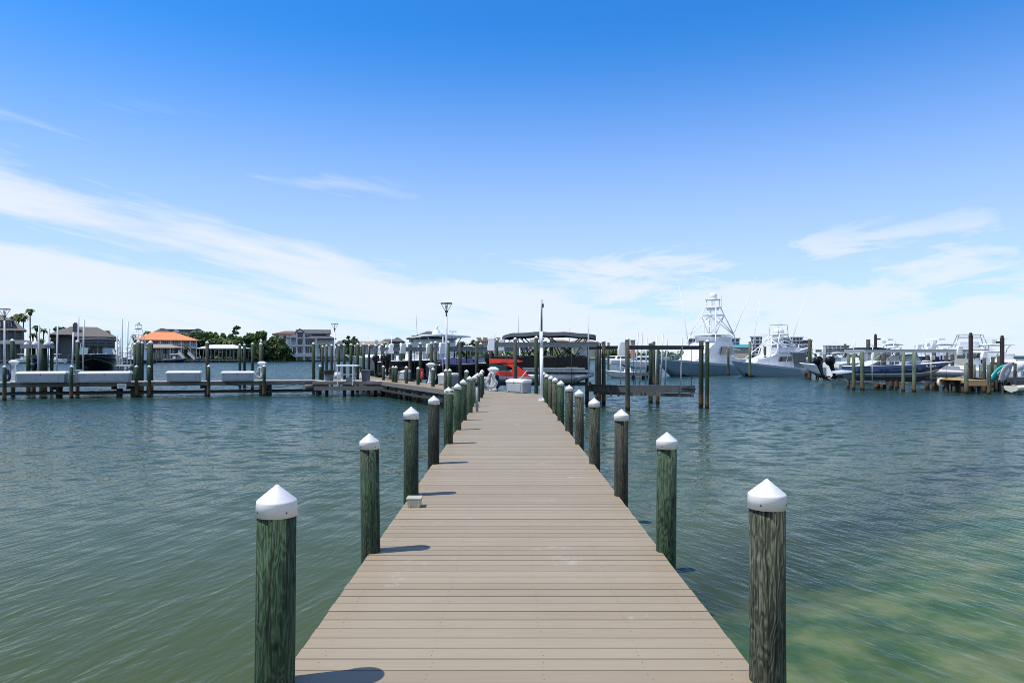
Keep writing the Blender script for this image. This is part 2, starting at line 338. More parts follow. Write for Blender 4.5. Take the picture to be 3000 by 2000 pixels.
# bright veil added to the unseen sky behind the viewer, as neutral fill light
back = mth('MULTIPLY', sstep(dy, .15, -.5), mth('MULTIPLY_ADD', streak, .5, .2))
al = mth('MAXIMUM', mth('MAXIMUM', veil, mth('MULTIPLY', tl, .55)), mth('MAXIMUM', haze, back))
al = mth('MULTIPLY', al, sstep(el, -.02, .0))
tl2 = N('ShaderNodeMix'); tl2.data_type = 'RGBA'; Lk(sstep(el, .45, .08), tl2.inputs[0]); tl2.inputs[6].default_value = (.25, .78, 1.16, 1); tl2.inputs[7].default_value = (.29, .72, 1.13, 1); Lk(tl2.outputs[2], tint.inputs[7])
mx = N('ShaderNodeMix'); mx.data_type = 'RGBA'; Lk(al, mx.inputs[0]); Lk(tint.outputs[2], mx.inputs[6]); mx.inputs[7].default_value = (4.85, 5.02, 5.45, 1)
Lk(mx.outputs[2], bg.inputs[0])
# ------------------------------------------------------------------ sea bed, water, land
def seabed_mat():
    m, nt, b, N, Lk = nodes('sand_bed')
    tc = N('ShaderNodeTexCoord')
    def nz(sc, det, st=(1,1,1), rz=0):
        mp = N('ShaderNodeMapping'); mp.inputs['Scale'].default_value = st; mp.inputs['Rotation'].default_value = (0,0,rz); Lk(tc.outputs['Object'], mp.inputs[0])
        n = N('ShaderNodeTexNoise'); n.inputs['Scale'].default_value = sc; n.inputs['Detail'].default_value = det; Lk(mp.outputs[0], n.inputs['Vector']); return n.outputs[0]
    cr = N('ShaderNodeValToRGB'); e = cr.color_ramp.elements; e[0].position = .40; e[0].color = (.075,.125,.035,1); e[1].position = .62; e[1].color = (.25,.225,.115,1)
    q = e.new(.5); q.color = (.15,.18,.07,1)
    Lk(nz(1.5, 8), cr.inputs[0])
    rp = N('ShaderNodeMix'); rp.data_type = 'RGBA'; rp.blend_type = 'MULTIPLY'; rp.inputs[0].default_value = .5; Lk(cr.outputs[0], rp.inputs[6])
    c2 = N('ShaderNodeValToRGB'); c2.color_ramp.elements[0].position = .3; c2.color_ramp.elements[0].color = (.45,.45,.45,1); c2.color_ramp.elements[1].position = .7; c2.color_ramp.elements[1].color = (1.3,1.3,1.2,1)
    Lk(nz(2.2, 3, (1.0, .5, 1), .5), c2.inputs[0]); Lk(c2.outputs[0], rp.inputs[7]); Lk(rp.outputs[2], b.inputs['Base Color']); b.inputs['Roughness'].default_value = .95
    return m
def water_mat():
    m = bpy.data.materials.new('bay_water'); m.use_nodes = True; nt = m.node_tree; nt.nodes.clear(); N = nt.nodes.new; Lk = nt.links.new
    def mt(op, a, b=None, c=None):
        n = N('ShaderNodeMath'); n.operation = op
        for i, q in enumerate((a, b, c)):
            if q is None: continue
            if isinstance(q, (int, float)): n.inputs[i].default_value = q
            else: Lk(q, n.inputs[i])
        return n.outputs[0]
    def ss(x, a, b, lo=0, hi=1):
        n = N('ShaderNodeMapRange'); n.interpolation_type = 'SMOOTHSTEP'; Lk(x, n.inputs[0]); n.inputs[1].default_value = a; n.inputs[2].default_value = b
        n.inputs[3].default_value = lo; n.inputs[4].default_value = hi; return n.outputs[0]
    tc = N('ShaderNodeTexCoord'); sp = N('ShaderNodeSeparateXYZ'); Lk(tc.outputs['Object'], sp.inputs[0]); x, y, _ = sp.outputs
    def nz(across, along, deg, det, seed, rough=.5, dist=0):
        rot = N('ShaderNodeVectorRotate'); rot.rotation_type = 'Z_AXIS'; rot.inputs['Angle'].default_value = R(deg); Lk(tc.outputs['Object'], rot.inputs[0])
        ml = N('ShaderNodeVectorMath'); ml.operation = 'MULTIPLY_ADD'; ml.inputs[1].default_value = (across, along, 1); ml.inputs[2].default_value = (seed, seed*1.7, seed)
        Lk(rot.outputs[0], ml.inputs[0])
        n = N('ShaderNodeTexNoise'); n.inputs['Scale'].default_value = 1; n.inputs['Detail'].default_value = det; n.inputs['Roughness'].default_value = rough; n.inputs['Distortion'].default_value = dist
        Lk(ml.outputs[0], n.inputs['Vector']); return n.outputs[0]
    # wind ripples: crests lean right on the left of the boardwalk and left on its right, smaller chop over both
    left = mt('ADD', nz(3.6, .6, 14, 2.4, 2.3, .5, .5), mt('MULTIPLY', nz(9.5, 2.4, 30, 2.5, 7.7), .5))
    right = mt('ADD', nz(3.4, .7, -17, 2.4, 5.1, .5, .5), mt('MULTIPLY', nz(10.0, 3.0, -36, 2.5, 9.2), .5))
    sel = ss(x, -1.5, 2.5)
    w = mt('ADD', mt('MULTIPLY', left, mt('SUBTRACT', 1, sel)), mt('MULTIPLY', right, sel))
    chop = nz(1.1, 1.9, 8, 3, 21.0, .6)
    fine = nz(16, 9, -10, 2, 31.0)
    gust = nz(.05, .11, 12, 3, 40.0)
    far = ss(y, 12, 40)
    h = mt('ADD', mt('MULTIPLY', w, .027), mt('ADD', mt('MULTIPLY', chop, mt('MULTIPLY_ADD', far, .10, .010)), mt('MULTIPLY', fine, .0038)))
    h = mt('MULTIPLY', h, ss(gust, .3, .7, .75, 1.2))
    bp = N('ShaderNodeBump'); bp.inputs['Strength'].default_value = 1; bp.inputs['Distance'].default_value = 1; Lk(h, bp.inputs['Height'])
    # distant chop: facet slopes given directly, so that grazing views keep their full steepness
    ml = N('ShaderNodeVectorMath'); ml.operation = 'MULTIPLY'; ml.inputs[1].default_value = (1.6, 3.0, 1); Lk(tc.outputs['Object'], ml.inputs[0])
    vn = N('ShaderNodeTexNoise'); vn.inputs['Scale'].default_value = 1; vn.inputs['Detail'].default_value = 3; vn.inputs['Roughness'].default_value = .6; Lk(ml.outputs[0], vn.inputs['Vector'])
    vs = N('ShaderNodeVectorMath'); vs.operation = 'SUBTRACT'; vs.inputs[1].default_value = (.5, .5, .5); Lk(vn.outputs['Color'], vs.inputs[0])
    vm = N('ShaderNodeVectorMath'); vm.operation = 'MULTIPLY'; vm.inputs[1].default_value = (1.1, 1.7, 0); Lk(vs.outputs[0], vm.inputs[0])
    vk = N('ShaderNodeVectorMath'); vk.operation = 'SCALE'; Lk(vm.outputs[0], vk.inputs[0]); Lk(mt('MULTIPLY', ss(y, 5, 32, .07, 1.1), ss(gust, .3, .7, .8, 1.15)), vk.inputs['Scale'])
    va = N('ShaderNodeVectorMath'); va.operation = 'ADD'; Lk(bp.outputs[0], va.inputs[0]); Lk(vk.outputs[0], va.inputs[1])
    # the wind-driven chop is steeper on the side that faces the boardwalk's root
    lc = N('ShaderNodeCombineXYZ'); Lk(ss(y, 6, 60, -.03, -.10), lc.inputs[1]); vb = N('ShaderNodeVectorMath'); vb.operation = 'ADD'; Lk(va.outputs[0], vb.inputs[0]); Lk(lc.outputs[0], vb.inputs[1])
    vz = N('ShaderNodeVectorMath'); vz.operation = 'NORMALIZE'; Lk(vb.outputs[0], vz.inputs[0])
    # a facet whose mirror ray would dive into the sea meets another wave first and sends it up to the sky: fold the mirror ray upwards
    def vm_(op, a, b=None, sc=None):
        n = N('ShaderNodeVectorMath'); n.operation = op; Lk(a, n.inputs[0])
        if b is not None: Lk(b, n.inputs[1])
        if sc is not None: Lk(sc, n.inputs['Scale'])
        return n.outputs['Value' if op == 'DOT_PRODUCT' else 'Vector']
    I0 = N('ShaderNodeNewGeometry').outputs['Incoming']; i3 = N('ShaderNodeSeparateXYZ'); Lk(I0, i3.inputs[0]); ic = N('ShaderNodeCombineXYZ'); Lk(i3.outputs[0], ic.inputs[0]); Lk(i3.outputs[1], ic.inputs[1]); Lk(mt('ABSOLUTE', i3.outputs[2]), ic.inputs[2]); I = ic.outputs[0]; d2 = mt('MULTIPLY', vm_('DOT_PRODUCT', I, vz.outputs[0]), 2.0)
    rx = vm_('SUBTRACT', vm_('SCALE', vz.outputs[0], sc=d2), I); rs = N('ShaderNodeSeparateXYZ'); Lk(rx, rs.inputs[0]); rc = N('ShaderNodeCombineXYZ')
    Lk(rs.outputs[0], rc.inputs[0]); Lk(rs.outputs[1], rc.inputs[1]); Lk(mt('ADD', mt('ABSOLUTE', rs.outputs[2]), .015), rc.inputs[2])
    NRM = vm_('NORMALIZE', vm_('ADD', I, rc.outputs[0]))
    fr = N('ShaderNodeFresnel'); fr.inputs['IOR'].default_value = 1.333; Lk(NRM, fr.inputs['Normal'])
    gl = N('ShaderNodeBsdfGlossy'); gl.inputs['Roughness'].default_value = .04; gl.inputs['Color'].default_value = (.72,.76,.74,1); Lk(NRM, gl.inputs['Normal'])
    # what the water itself returns: murky green-blue, clear over the shallows on the near right
    df = N('ShaderNodeBsdfDiffuse'); cm = N('ShaderNodeMix'); cm.data_type = 'RGBA'
    cm.inputs[6].default_value = (.060, .076, .020, 1); cm.inputs[7].default_value = (.017, .047, .040, 1)
    Lk(ss(y, 3, 42), cm.inputs[0]); Lk(cm.outputs[2], df.inputs['Color']); Lk(NRM, df.inputs['Normal'])
    tr = N('ShaderNodeBsdfTransparent'); tr.inputs['Color'].default_value = (.80, .92, .78, 1)
    mk = mt('ADD', mt('MULTIPLY', x, .9), mt('MULTIPLY', y, -1.0))               # >0 towards the near right
    mk = mt('ADD', mk, mt('MULTIPLY', nz(.35, .35, 0, 3, 50.0), 3.0))
    clear = ss(mk, -6.8, -1.8, 0, .88)
    clear = mt('MULTIPLY', clear, ss(x, .6, 1.9))
    body = N('ShaderNodeMixShader'); Lk(clear, body.inputs[0]); Lk(df.outputs[0], body.inputs[1]); Lk(tr.outputs[0], body.inputs[2])
    out = N('ShaderNodeMixShader'); Lk(fr.outputs[0], out.inputs[0]); Lk(body.outputs[0], out.inputs[1]); Lk(gl.outputs[0], out.inputs[2])
    om = N('ShaderNodeOutputMaterial'); Lk(out.outputs[0], om.inputs[0]); return m
w = MB(); w.add([(-3500,-60,0),(3500,-60,0),(3500,6000,0),(-3500,6000,0)], [(0,1,2,3)]); wo = w.build('water', water_mat()); tag(wo, kind='structure')
g = MB(); rows = []
for j in range(41):
    row = []
    for i in range(41):
        x = -40 + i*2; y = -30 + j*2.0
        dd = max(0, min(1, (x*.9 - y + 13)/9.0))
        row.append((x, y, -1.5 + 1.2*dd + .03*math.sin(x*1.3+y*.7)))
    rows.append(row)
g.grid(rows); g.add([(-3500,-60,-3.2),(3500,-60,-3.2),(3500,6000,-3.2),(-3500,6000,-3.2)], [(0,1,2,3)])
tag(g.build('sea_bed', seabed_mat()), kind='structure')
gm = mat('lawn_grass', (.085, .125, .035), .9, var=.35, scale=.25)
def land(name, pts, z, m):
    b = MB(); b.ext([(x, y, -2.0) for x, y in pts], (0, 0, z+2.0)); o = b.build(name, m); tag(o, kind='structure'); return o
land('far_shore', [(-330,236),(-190,238),(-160,262),(-105,275),(-72,300),(-30,330),(30,345),(60,420),(60,560),(-330,560)], .55, gm)
land('far_bank', [(58,430),(150,450),(420,520),(700,560),(700,900),(58,900)], .7, mat('far_scrub', (.05,.065,.035), .9, var=.3, scale=.05))
# ------------------------------------------------------------------ boardwalk
def deck_mat():
    m, nt, b, N, Lk = nodes('composite_decking')
    tc = N('ShaderNodeTexCoord'); at_ = N('ShaderNodeAttribute'); at_.attribute_name = 'board'
    mp = N('ShaderNodeMapping'); mp.inputs['Scale'].default_value = (2.2, 40, 40); Lk(tc.outputs['Object'], mp.inputs[0])
    nz = N('ShaderNodeTexNoise'); nz.inputs['Scale'].default_value = 1; nz.inputs['Detail'].default_value = 4; Lk(mp.outputs[0], nz.inputs['Vector'])
    n2 = N('ShaderNodeTexNoise'); n2.inputs['Scale'].default_value = .9; n2.inputs['Detail'].default_value = 6; n2.inputs['Roughness'].default_value = .65; Lk(tc.outputs['Object'], n2.inputs['Vector'])
    def mt(op, a, b_=None, c=None):
        n = N('ShaderNodeMath'); n.operation = op
        for i, q in enumerate((a, b_, c)):
            if q is None: continue
            if isinstance(q, (int, float)): n.inputs[i].default_value = q
            else: Lk(q, n.inputs[i])
        return n.outputs[0]
    f = mt('ADD', mt('MULTIPLY', at_.outputs['Fac'], .30), mt('ADD', mt('MULTIPLY', nz.outputs[0], .42), mt('MULTIPLY', n2.outputs[0], .45)))
    cr = N('ShaderNodeValToRGB'); e = cr.color_ramp.elements; e[0].position = .30; e[0].color = (.240,.190,.126,1); e[1].position = 1.0; e[1].color = (.328,.272,.190,1)
    Lk(f, cr.inputs[0])
    # pale scuffs and bird marks in scattered spots
    n3 = N('ShaderNodeTexNoise'); n3.inputs['Scale'].default_value = 1.6; n3.inputs['Detail'].default_value = 8; n3.inputs['Roughness'].default_value = .75; Lk(tc.outputs['Object'], n3.inputs['Vector'])
    sc = N('ShaderNodeMapRange'); sc.inputs[1].default_value = .615; sc.inputs[2].default_value = .73; sc.inputs[4].default_value = .55; Lk(n3.outputs[0], sc.inputs[0])
    mx = N('ShaderNodeMix'); mx.data_type = 'RGBA'; Lk(sc.outputs[0], mx.inputs[0]); Lk(cr.outputs[0], mx.inputs[6]); mx.inputs[7].default_value = (.46,.45,.44,1)
    # tea-coloured weathering along both board ends
    sx = N('ShaderNodeSeparateXYZ'); Lk(tc.outputs['Object'], sx.inputs[0])
    ed = mt('ABSOLUTE', mt('SUBTRACT', sx.outputs[0], .055)); em = N('ShaderNodeMapRange'); em.inputs[1].default_value = .95; em.inputs[2].default_value = 1.24; em.inputs[4].default_value = .55; Lk(ed, em.inputs[0])
    m2 = N('ShaderNodeMix'); m2.data_type = 'RGBA'; Lk(mt('MULTIPLY', em.outputs[0], n2.outputs[0]), m2.inputs[0]); Lk(mx.outputs[2], m2.inputs[6]); m2.inputs[7].default_value = (.26,.185,.10,1)
    Lk(m2.outputs[2], b.inputs['Base Color']); b.inputs['Roughness'].default_value = .62; b.inputs['Specular IOR Level'].default_value = .35
    bp = N('ShaderNodeBump'); bp.inputs['Distance'].default_value = .0012; Lk(nz.outputs[0], bp.inputs['Height']); Lk(bp.outputs[0], b.inputs['Normal'])
    return m
M['deck'] = deck_mat()
XL, XR = -1.168, 1.277
def board_attr(o, n_per):
    me = o.data; a = me.attributes.new('board', 'FLOAT', 'FACE'); rng = random.Random(3)
    vals = []; cur = {}
    for p in me.polygons:
        k = round(me.vertices[p.vertices[0]].co.y / n_per) if n_per else 0
        vals.append(0)
    # one value per loose board: boards are separate islands built in order of y
    for p in me.polygons:
        yy = sum(me.vertices[v].co.y for v in p.vertices)/len(p.vertices)
        k = math.floor(yy / n_per)
        if k not in cur: cur[k] = rng.random()
        vals[p.index] = cur[k]
    a.data.foreach_set('value', vals)
PITCH = .1375
bw = thing('boardwalk', 'long straight tan composite boardwalk running out over the water from the viewer', 'boardwalk', (0,0,0))
b = MB(); rng = random.Random(5); k0 = -30; k1 = int(28.9/PITCH)
for k in range(k0, k1):
    y0 = k*PITCH + .0036; y1 = (k+1)*PITCH - .0036; dz = rng.uniform(-.0008, .0008)
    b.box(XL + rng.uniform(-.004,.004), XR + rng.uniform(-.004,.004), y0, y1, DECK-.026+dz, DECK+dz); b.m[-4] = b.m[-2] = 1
# boards between the end of the straight run and the skewed back edge
bx = [(-1.18, 31.9), (1.25, 28.75)]
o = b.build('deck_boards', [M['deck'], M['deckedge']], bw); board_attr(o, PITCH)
sc = MB()
for k in range(0, 90):
    for jx in (-1.02, -.42, .18, .72, 1.14):
        for q in (.3, .7):
            cx = jx + rng.uniform(-.012, .012); cy = (k + q)*PITCH; r = .0032
            sc.add([(cx + r*math.cos(a*math.pi/3), cy + r*math.sin(a*math.pi/3), DECK+.0012) for a in range(6)], [tuple(range(6))])
tag(sc.build('deck_screws', M['screw'], bw), kind='stuff')
for x in (XL+.06, -.4, .45, XR-.06): j = MB(); j.box(x-.035, x+.035, -4, 28.8, DECK-.27, DECK-.03); j.build('joist', M['darkwood'], bw)
for k in range(14):
    y = 1.2 + 2.27*k
    if y < 29: j = MB(); j.box(XL-.12, XR+.12, y-.06+.2, y+.06+.2, DECK-.50, DECK-.273); j.build('cross_beam', M['darkwood'], bw)
# the skewed end and the walkway that leaves from it to the left
FE = [(XL, 28.87), (-3.17, 33.0), (-7.6, 42.0), (-11.9, 51.2)]         # its edge towards the viewer
BE = [(XR, 28.87), (-1.18, 31.9), (-4.8, 39.8), (-10.4, 52.1)]         # its far edge
def along(pl, t):
    n = len(pl)-1; i = min(n-1, int(t*n)); f = t*n - i
    return (pl[i][0] + (pl[i+1][0]-pl[i][0])*f, pl[i][1] + (pl[i+1][1]-pl[i][1])*f)
aw = thing('angled_walkway', 'tan decked walkway bending left from the far end of the boardwalk', 'walkway', (0,0,0))
b = MB(); n = 168
for k in range(n):
    t0 = k/n + .0002; t1 = (k+1)/n - .0002
    A, B_, C_, D_ = along(FE, t0), along(BE, t0), along(BE, t1), along(FE, t1)
    b.ext([(p[0], p[1], DECK-.03) for p in (A, B_, C_, D_)], (0, 0, .03))
o = b.build('deck_boards', M['deck'], aw); board_attr(o, .14)
for pl, off in ((FE, -.06), (BE, .06)):
    j = MB()
    for i in range(3):
        p, q = pl[i], pl[i+1]
        j.bar((p[0]+off, p[1], DECK-.13), (q[0]+off, q[1], DECK-.13), .05, .22)
    j.build('fascia_board', M['oldwood'], aw)
for i in range(1, 3):
    p, q = FE[i], FE[i+1]; j = MB(); j.bar((p[0]-.05, p[1], .42), (q[0]-.05, q[1], .42), .06, .12); j.build('lower_rail', M['darkwood'], aw)
for t in [i/14 for i in range(1, 15)]:
    p, q = along(FE, t), along(BE, t); j = MB(); j.bar((p[0], p[1], DECK-.36), (q[0], q[1], DECK-.36), .1, .2); j.build('cross_beam', M['darkwood'], aw)
# ------------------------------------------------------------------ pilings
CAPP = [(1.03, -.072), (.99, -.004), (.985, .001), (.968, .004), (.955, .006), (.15, .073), (.07, .081), (.001, .083)]
rp = random.Random(11)
def piling(x, y, zt, d, label, group, m='pile_green', cap=True, cat='piling', name='piling', zb=-1.4, tilt=None, screws=0, capd=None, n=14):
    """a round timber pile; zt = top of its cap (or of the timber when it has none)"""
    mb = MB(); r = d/2; zc = zt - (.083*.93*(capd or d*1.1)/.2 if cap else 0)
    prof = [(r*1.06, zb), (r*1.05, 0), (r*1.03, .5), (r*1.0, (zc+.5)/2), (r*.985, zc)]
    mb.lathe(prof, n=n, wob=.018)
    o = mb.build(name, M[m], None, (x, y, 0)); tag(o, label, cat, group)
    tl = tilt or (rp.uniform(-.008, .008), rp.uniform(-.008, .008)); o.rotation_euler = (tl[0], tl[1], rp.uniform(0, 6.28))
    if cap:
        cr = .93*(capd or d*1.1)/2; s = cr/.1; c = MB()
        c.lathe([(cr*a, zc + bz*s) for a, bz in CAPP], n=max(n, 16) + (12 if screws else 0))
        co = c.build('cap', M['cap'], o)
        if screws:
            for i in range(4):
                sm = MB(); a = i*math.pi/2 + .7 - o.rotation_euler.z + screws
                q = Vector((math.cos(a), math.sin(a), 0)); sm.cyl(q*cr*.99 + Vector((0,0,zc-.045*s)), q*cr*1.025 + Vector((0,0,zc-.045*s)), .0045, n=8)
                sm.build('screw', M['screw'], co)
    return o
LP = [(797,1418,3.4,.191,.212),(1090,1268.5,5.75,.158,.178),(1204,1191,8.05,.176,.2),(1269,1158,10.4,.176,.19),(1312.5,1133,12.75,.172,.183),(1340,1122.5,15.1,.17,.187),
      (1358.7,1110,17.35,.17,.187),(1377,1100.7,19.6,.17,.19),(1389,1098,21.9,.17,.19),(1399.5,1092,24.2,.17,.19),(1409,1088,26.4,.17,.19),(1413,1082,28.5,.17,.19)]
for i, (px, py, y, d, cd_) in enumerate(LP):
    tl = (.004, -.012) if i == 0 else ((.0, .012) if i == 1 else None)
    piling(X_(px, y), y, Z_(py, y), d, 'white capped %s piling, %s from the viewer along the left edge of the boardwalk' % ('nearly black' if i == 3 else 'green', ORD[i]), 'capped pilings along the boardwalk',
           'pile_dark' if i == 3 else 'pile_green', screws=.1 if i < 4 else 0, capd=cd_, n=28 if i < 4 else 16, tilt=tl)
RP = [(2250,1402,3.47,.178,.203),(1949,1265,5.76,.166,.193),(1819,1197.6,8.03,.16,.188),(1743,1165,10.4,.165,.19),(1698,1140,12.7,.168,.19),(1666,1127,14.9,.17,.19),
      (1643,1113.7,17.2,.17,.19),(1627.7,1104.7,19.4,.17,.19),(1613,1100,21.8,.17,.19),(1602,1094.5,23.9,.17,.19),(1592.5,1089,25.7,.17,.19)]
for i, (px, py, y, d, cd_) in enumerate(RP):
    piling(X_(px, y), y, Z_(py, y), d, 'white capped weathered piling, %s from the viewer along the right edge of the boardwalk' % ORD[i], 'capped pilings along the boardwalk',
           'pile_green' if i in (1, 6, 9) else 'pile_grey', screws=.2 if i < 4 else 0, capd=cd_, n=28 if i < 4 else 16)
for i, (px, py, y) in enumerate([(1123.7,1069.4,44.9),(1151.4,1071,41.9),(1160,1071,41.4),(1190.6,1071.4,40.0),(1225,1074,37.9),(1268,1076,35.6),(1305,1080,33.2),(1317,1079,33.6),(1366,1082,30.6)]):
    piling(X_(px, y), y, Z_(py, y), .19, 'short white capped piling, %s from the left along the front edge of the angled walkway' % ORD[i], 'short pilings of the angled walkway', 'pile_green' if i % 3 else 'pile_grey')
# ------------------------------------------------------------------ walkway on the left with the bin platform
lw = thing('left_walkway', 'narrow grey timber walkway crossing the left half with white dock boxes on it', 'walkway', (0,0,0))
PA, PB = Vector((-39.0, 38.75, 0)), Vector((-12.3, 44.6, 0)); dl = (PB-PA).normalized(); nl = Vector((-dl.y, dl.x, 0)); LWL = (PB-PA).length
def lwp(s, d, z): p = PA + dl*s + nl*d; return (p.x, p.y, z)
b = MB(); n = int(LWL/.15)
for k in range(n):
    s0, s1 = k*.15+.004, (k+1)*.15-.004
    b.ext([lwp(s0,0,DECK-.04), lwp(s1,0,DECK-.04), lwp(s1,1.8,DECK-.04), lwp(s0,1.8,DECK-.04)], (0,0,.04))
b.build('deck_boards', M['bleach'], lw)
for d in (.03, 1.77): b = MB(); b.bar(lwp(0,d,DECK-.16), lwp(LWL,d,DECK-.16), .06, .22); b.build('fascia_board', M['oldwood'], lw)
for d in (.1, 1.7): b = MB(); b.bar(lwp(0,d,.26), lwp(LWL,d,.26), .1, .12); b.build('lower_rail', M['darkwood'], lw)
for s in (2.0, 7.4, 11.5, 14.9, 15.7, 20.0, 23.8):
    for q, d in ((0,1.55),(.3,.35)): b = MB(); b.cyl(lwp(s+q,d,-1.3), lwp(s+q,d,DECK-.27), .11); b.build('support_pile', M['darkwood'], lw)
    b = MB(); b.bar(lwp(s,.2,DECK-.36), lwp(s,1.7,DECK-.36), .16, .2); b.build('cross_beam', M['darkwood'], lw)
pf = thing('bin_platform', 'square grey timber platform carrying the bins and the white cleaning table', 'platform', (0,0,0))
b = MB()
for k in range(20):
    y0 = 42.75 + k*.15; b.box(-12.28, -7.5 - (y0-42.75)*.45, y0+.004, y0+.146, DECK-.04, DECK+.002)
b.build('deck_boards', M['bleach'], pf)
b = MB(); b.box(-12.28, -7.55, 42.66, 42.745, DECK-.2, DECK-.02)
b.box(-12.34, -12.28, 42.66, 45.7, DECK-.2, DECK-.02); b.build('fascia_board', M['oldwood'], pf)
b = MB(); b.box(-12.2, -7.65, 42.5, 42.64, .42, .66); b.build('front_beam', M['oldwood'], pf)
for x in (-12.1, -10.4, -8.9, -7.7):
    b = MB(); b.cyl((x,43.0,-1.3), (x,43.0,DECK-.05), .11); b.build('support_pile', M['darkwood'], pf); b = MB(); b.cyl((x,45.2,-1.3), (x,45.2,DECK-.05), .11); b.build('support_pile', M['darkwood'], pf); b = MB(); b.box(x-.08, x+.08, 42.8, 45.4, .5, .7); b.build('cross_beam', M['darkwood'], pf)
b = MB(); b.cyl((-12.75,42.3,.62), (-12.2,43.1,.62), .16, n=12); tag(b.build('fender_log', M['oldwood']), 'short round fender log jutting from the platform corner', 'fender')
for i, (px, py, y) in enumerate([(13,1069.4,39.2),(209,1069,41.0),(400,1069,42.0),(437.5,1069,42.2),(611,1068,42.6),(773.5,1068,43.3),(937.5,1067.5,45.6)]):
    piling(X_(px, y), y, Z_(py, y), .2, 'short white capped piling, %s from the left along the left walkway' % ORD[i], 'short pilings of the left walkway', 'pile_green')
# tall mooring pilings: (px, top py, distance, diameter)
TA = [(38,991.5,43,.24),(151,1000,47,.22),(227,994.8,44.2,.22),(396,1003,45.5,.22),(405,995.7,44.5,.26),(416,1000,45.6,.2),(434,1003,46,.2),(442,996.8,45.2,.3),(608,998.6,45.4,.22),(703,1006,54,.2),(716,1006,54.5,.22),(739,1003,51.5,.22),(764.5,1002,46.2,.25)]
for i, (px, py, y, d) in enumerate(TA):
    piling(X_(px, y), y, Z_(py, y), d, 'tall white capped mooring piling, %s from the left behind the left walkway' % ORD[i], 'tall pilings behind the left walkway', 'pile_grey' if i in (8, 12) else 'pile_green')
TB = [(919,1002,47,.22),(945,1011.4,58,.2),(957,1009,54,.2),(972,1007.6,56,.21),(992,1007.6,57,.23),(1009,1006,55,.23),(1028,1005,54,.24),(1040,1010,62,.2),(1047,1003.4,47.5,.21),(1057,1010,60,.2),
      (1065,1004,53,.23),(1080.5,1008.5,54,.2),(1100.7,1007.8,53.5,.22),(1120,1006,51,.22),(1143.8,1005,49.5,.19),(1150,1006,49,.2),(1175,1003.4,47,.22),(1202,1002.5,45.2,.24),(1231.4,1001.5,44,.21),
      (1256.7,1010,58,.22),(1264,1000.6,42.5,.2),(1275,998.6,41.2,.21),(1312.6,997.7,40,.2),(1348,1003,39.5,.19),(1379.5,1010,47,.2),(1396.5,993.7,37,.18),(1408,1002,45,.24),(1438,992,35.5,.18),(1454.7,991,34.8,.17)]
for i, (px, py, y, d) in enumerate(TB):
    cap = px not in (1348,)
    piling(X_(px, y), y, Z_(py, y), d, 'tall mooring piling, %s from the left in the row behind the angled walkway' % ORD[i], 'tall pilings behind the angled walkway',
           'pile_black' if px == 1080.5 else ('pile_grey' if i % 2 else 'pile_green'), cap=cap)
TC = [(1510.6,987.5,32.4,.18,'behind the white dock box at the boardwalk end',1,'pile_grey'),(1571.4,983,29.6,.175,'at the right rear corner of the boardwalk end',1,'pile_green'),(1596.5,994.7,37,.19,'just right of the tall white pole, behind it',1,'pile_green'),
      (1615,991,34.5,.17,'beside the silver pontoon boat, second right of the white pole',1,'pile_grey'),(1720,1010,36.9,.2,'under the left end of the empty boat lift with its white motor cover',0,'pile_green'),
      (1747.6,995.7,38.5,.2,'right of the pontoon boat stern, left one of a close pair',1,'pile_grey'),(1757.5,1006,39.5,.17,'uncapped and dark, squeezed between two capped ones left of the empty lift',0,'pile_black'),
      (1768.6,994.6,36.4,.21,'right of the pontoon boat, right one of a close pair',1,'pile_grey'),(1782,1003,96,.33,'far out in open water left of the empty lift',0,'pile_pale'),
      (1839,987,31.9,.215,'front left corner post of the empty boat lift',1,'pile_grey'),(1906,999,37,.22,'rear post of the empty lift, left one of the middle pair',1,'pile_green'),(1926.4,1013,36,.2,'rear post of the empty lift, right one of the middle pair',0,'pile_green'),
      (1916,1000.5,60,.24,'pale top seen between the middle posts of the empty lift',0,'pile_grey'),(2053.6,998.4,33.9,.23,'uncapped front right post of the empty boat lift',0,'pile_green'),(2071,993.6,33.3,.2,'white capped front right post of the empty boat lift',1,'pile_green')]
for px, py, y, d, lb, cap, mm in TC:
    piling(X_(px, y), y, Z_(py, y), d, 'tall piling ' + lb, 'tall pilings round the boat lifts', mm, cap=bool(cap))
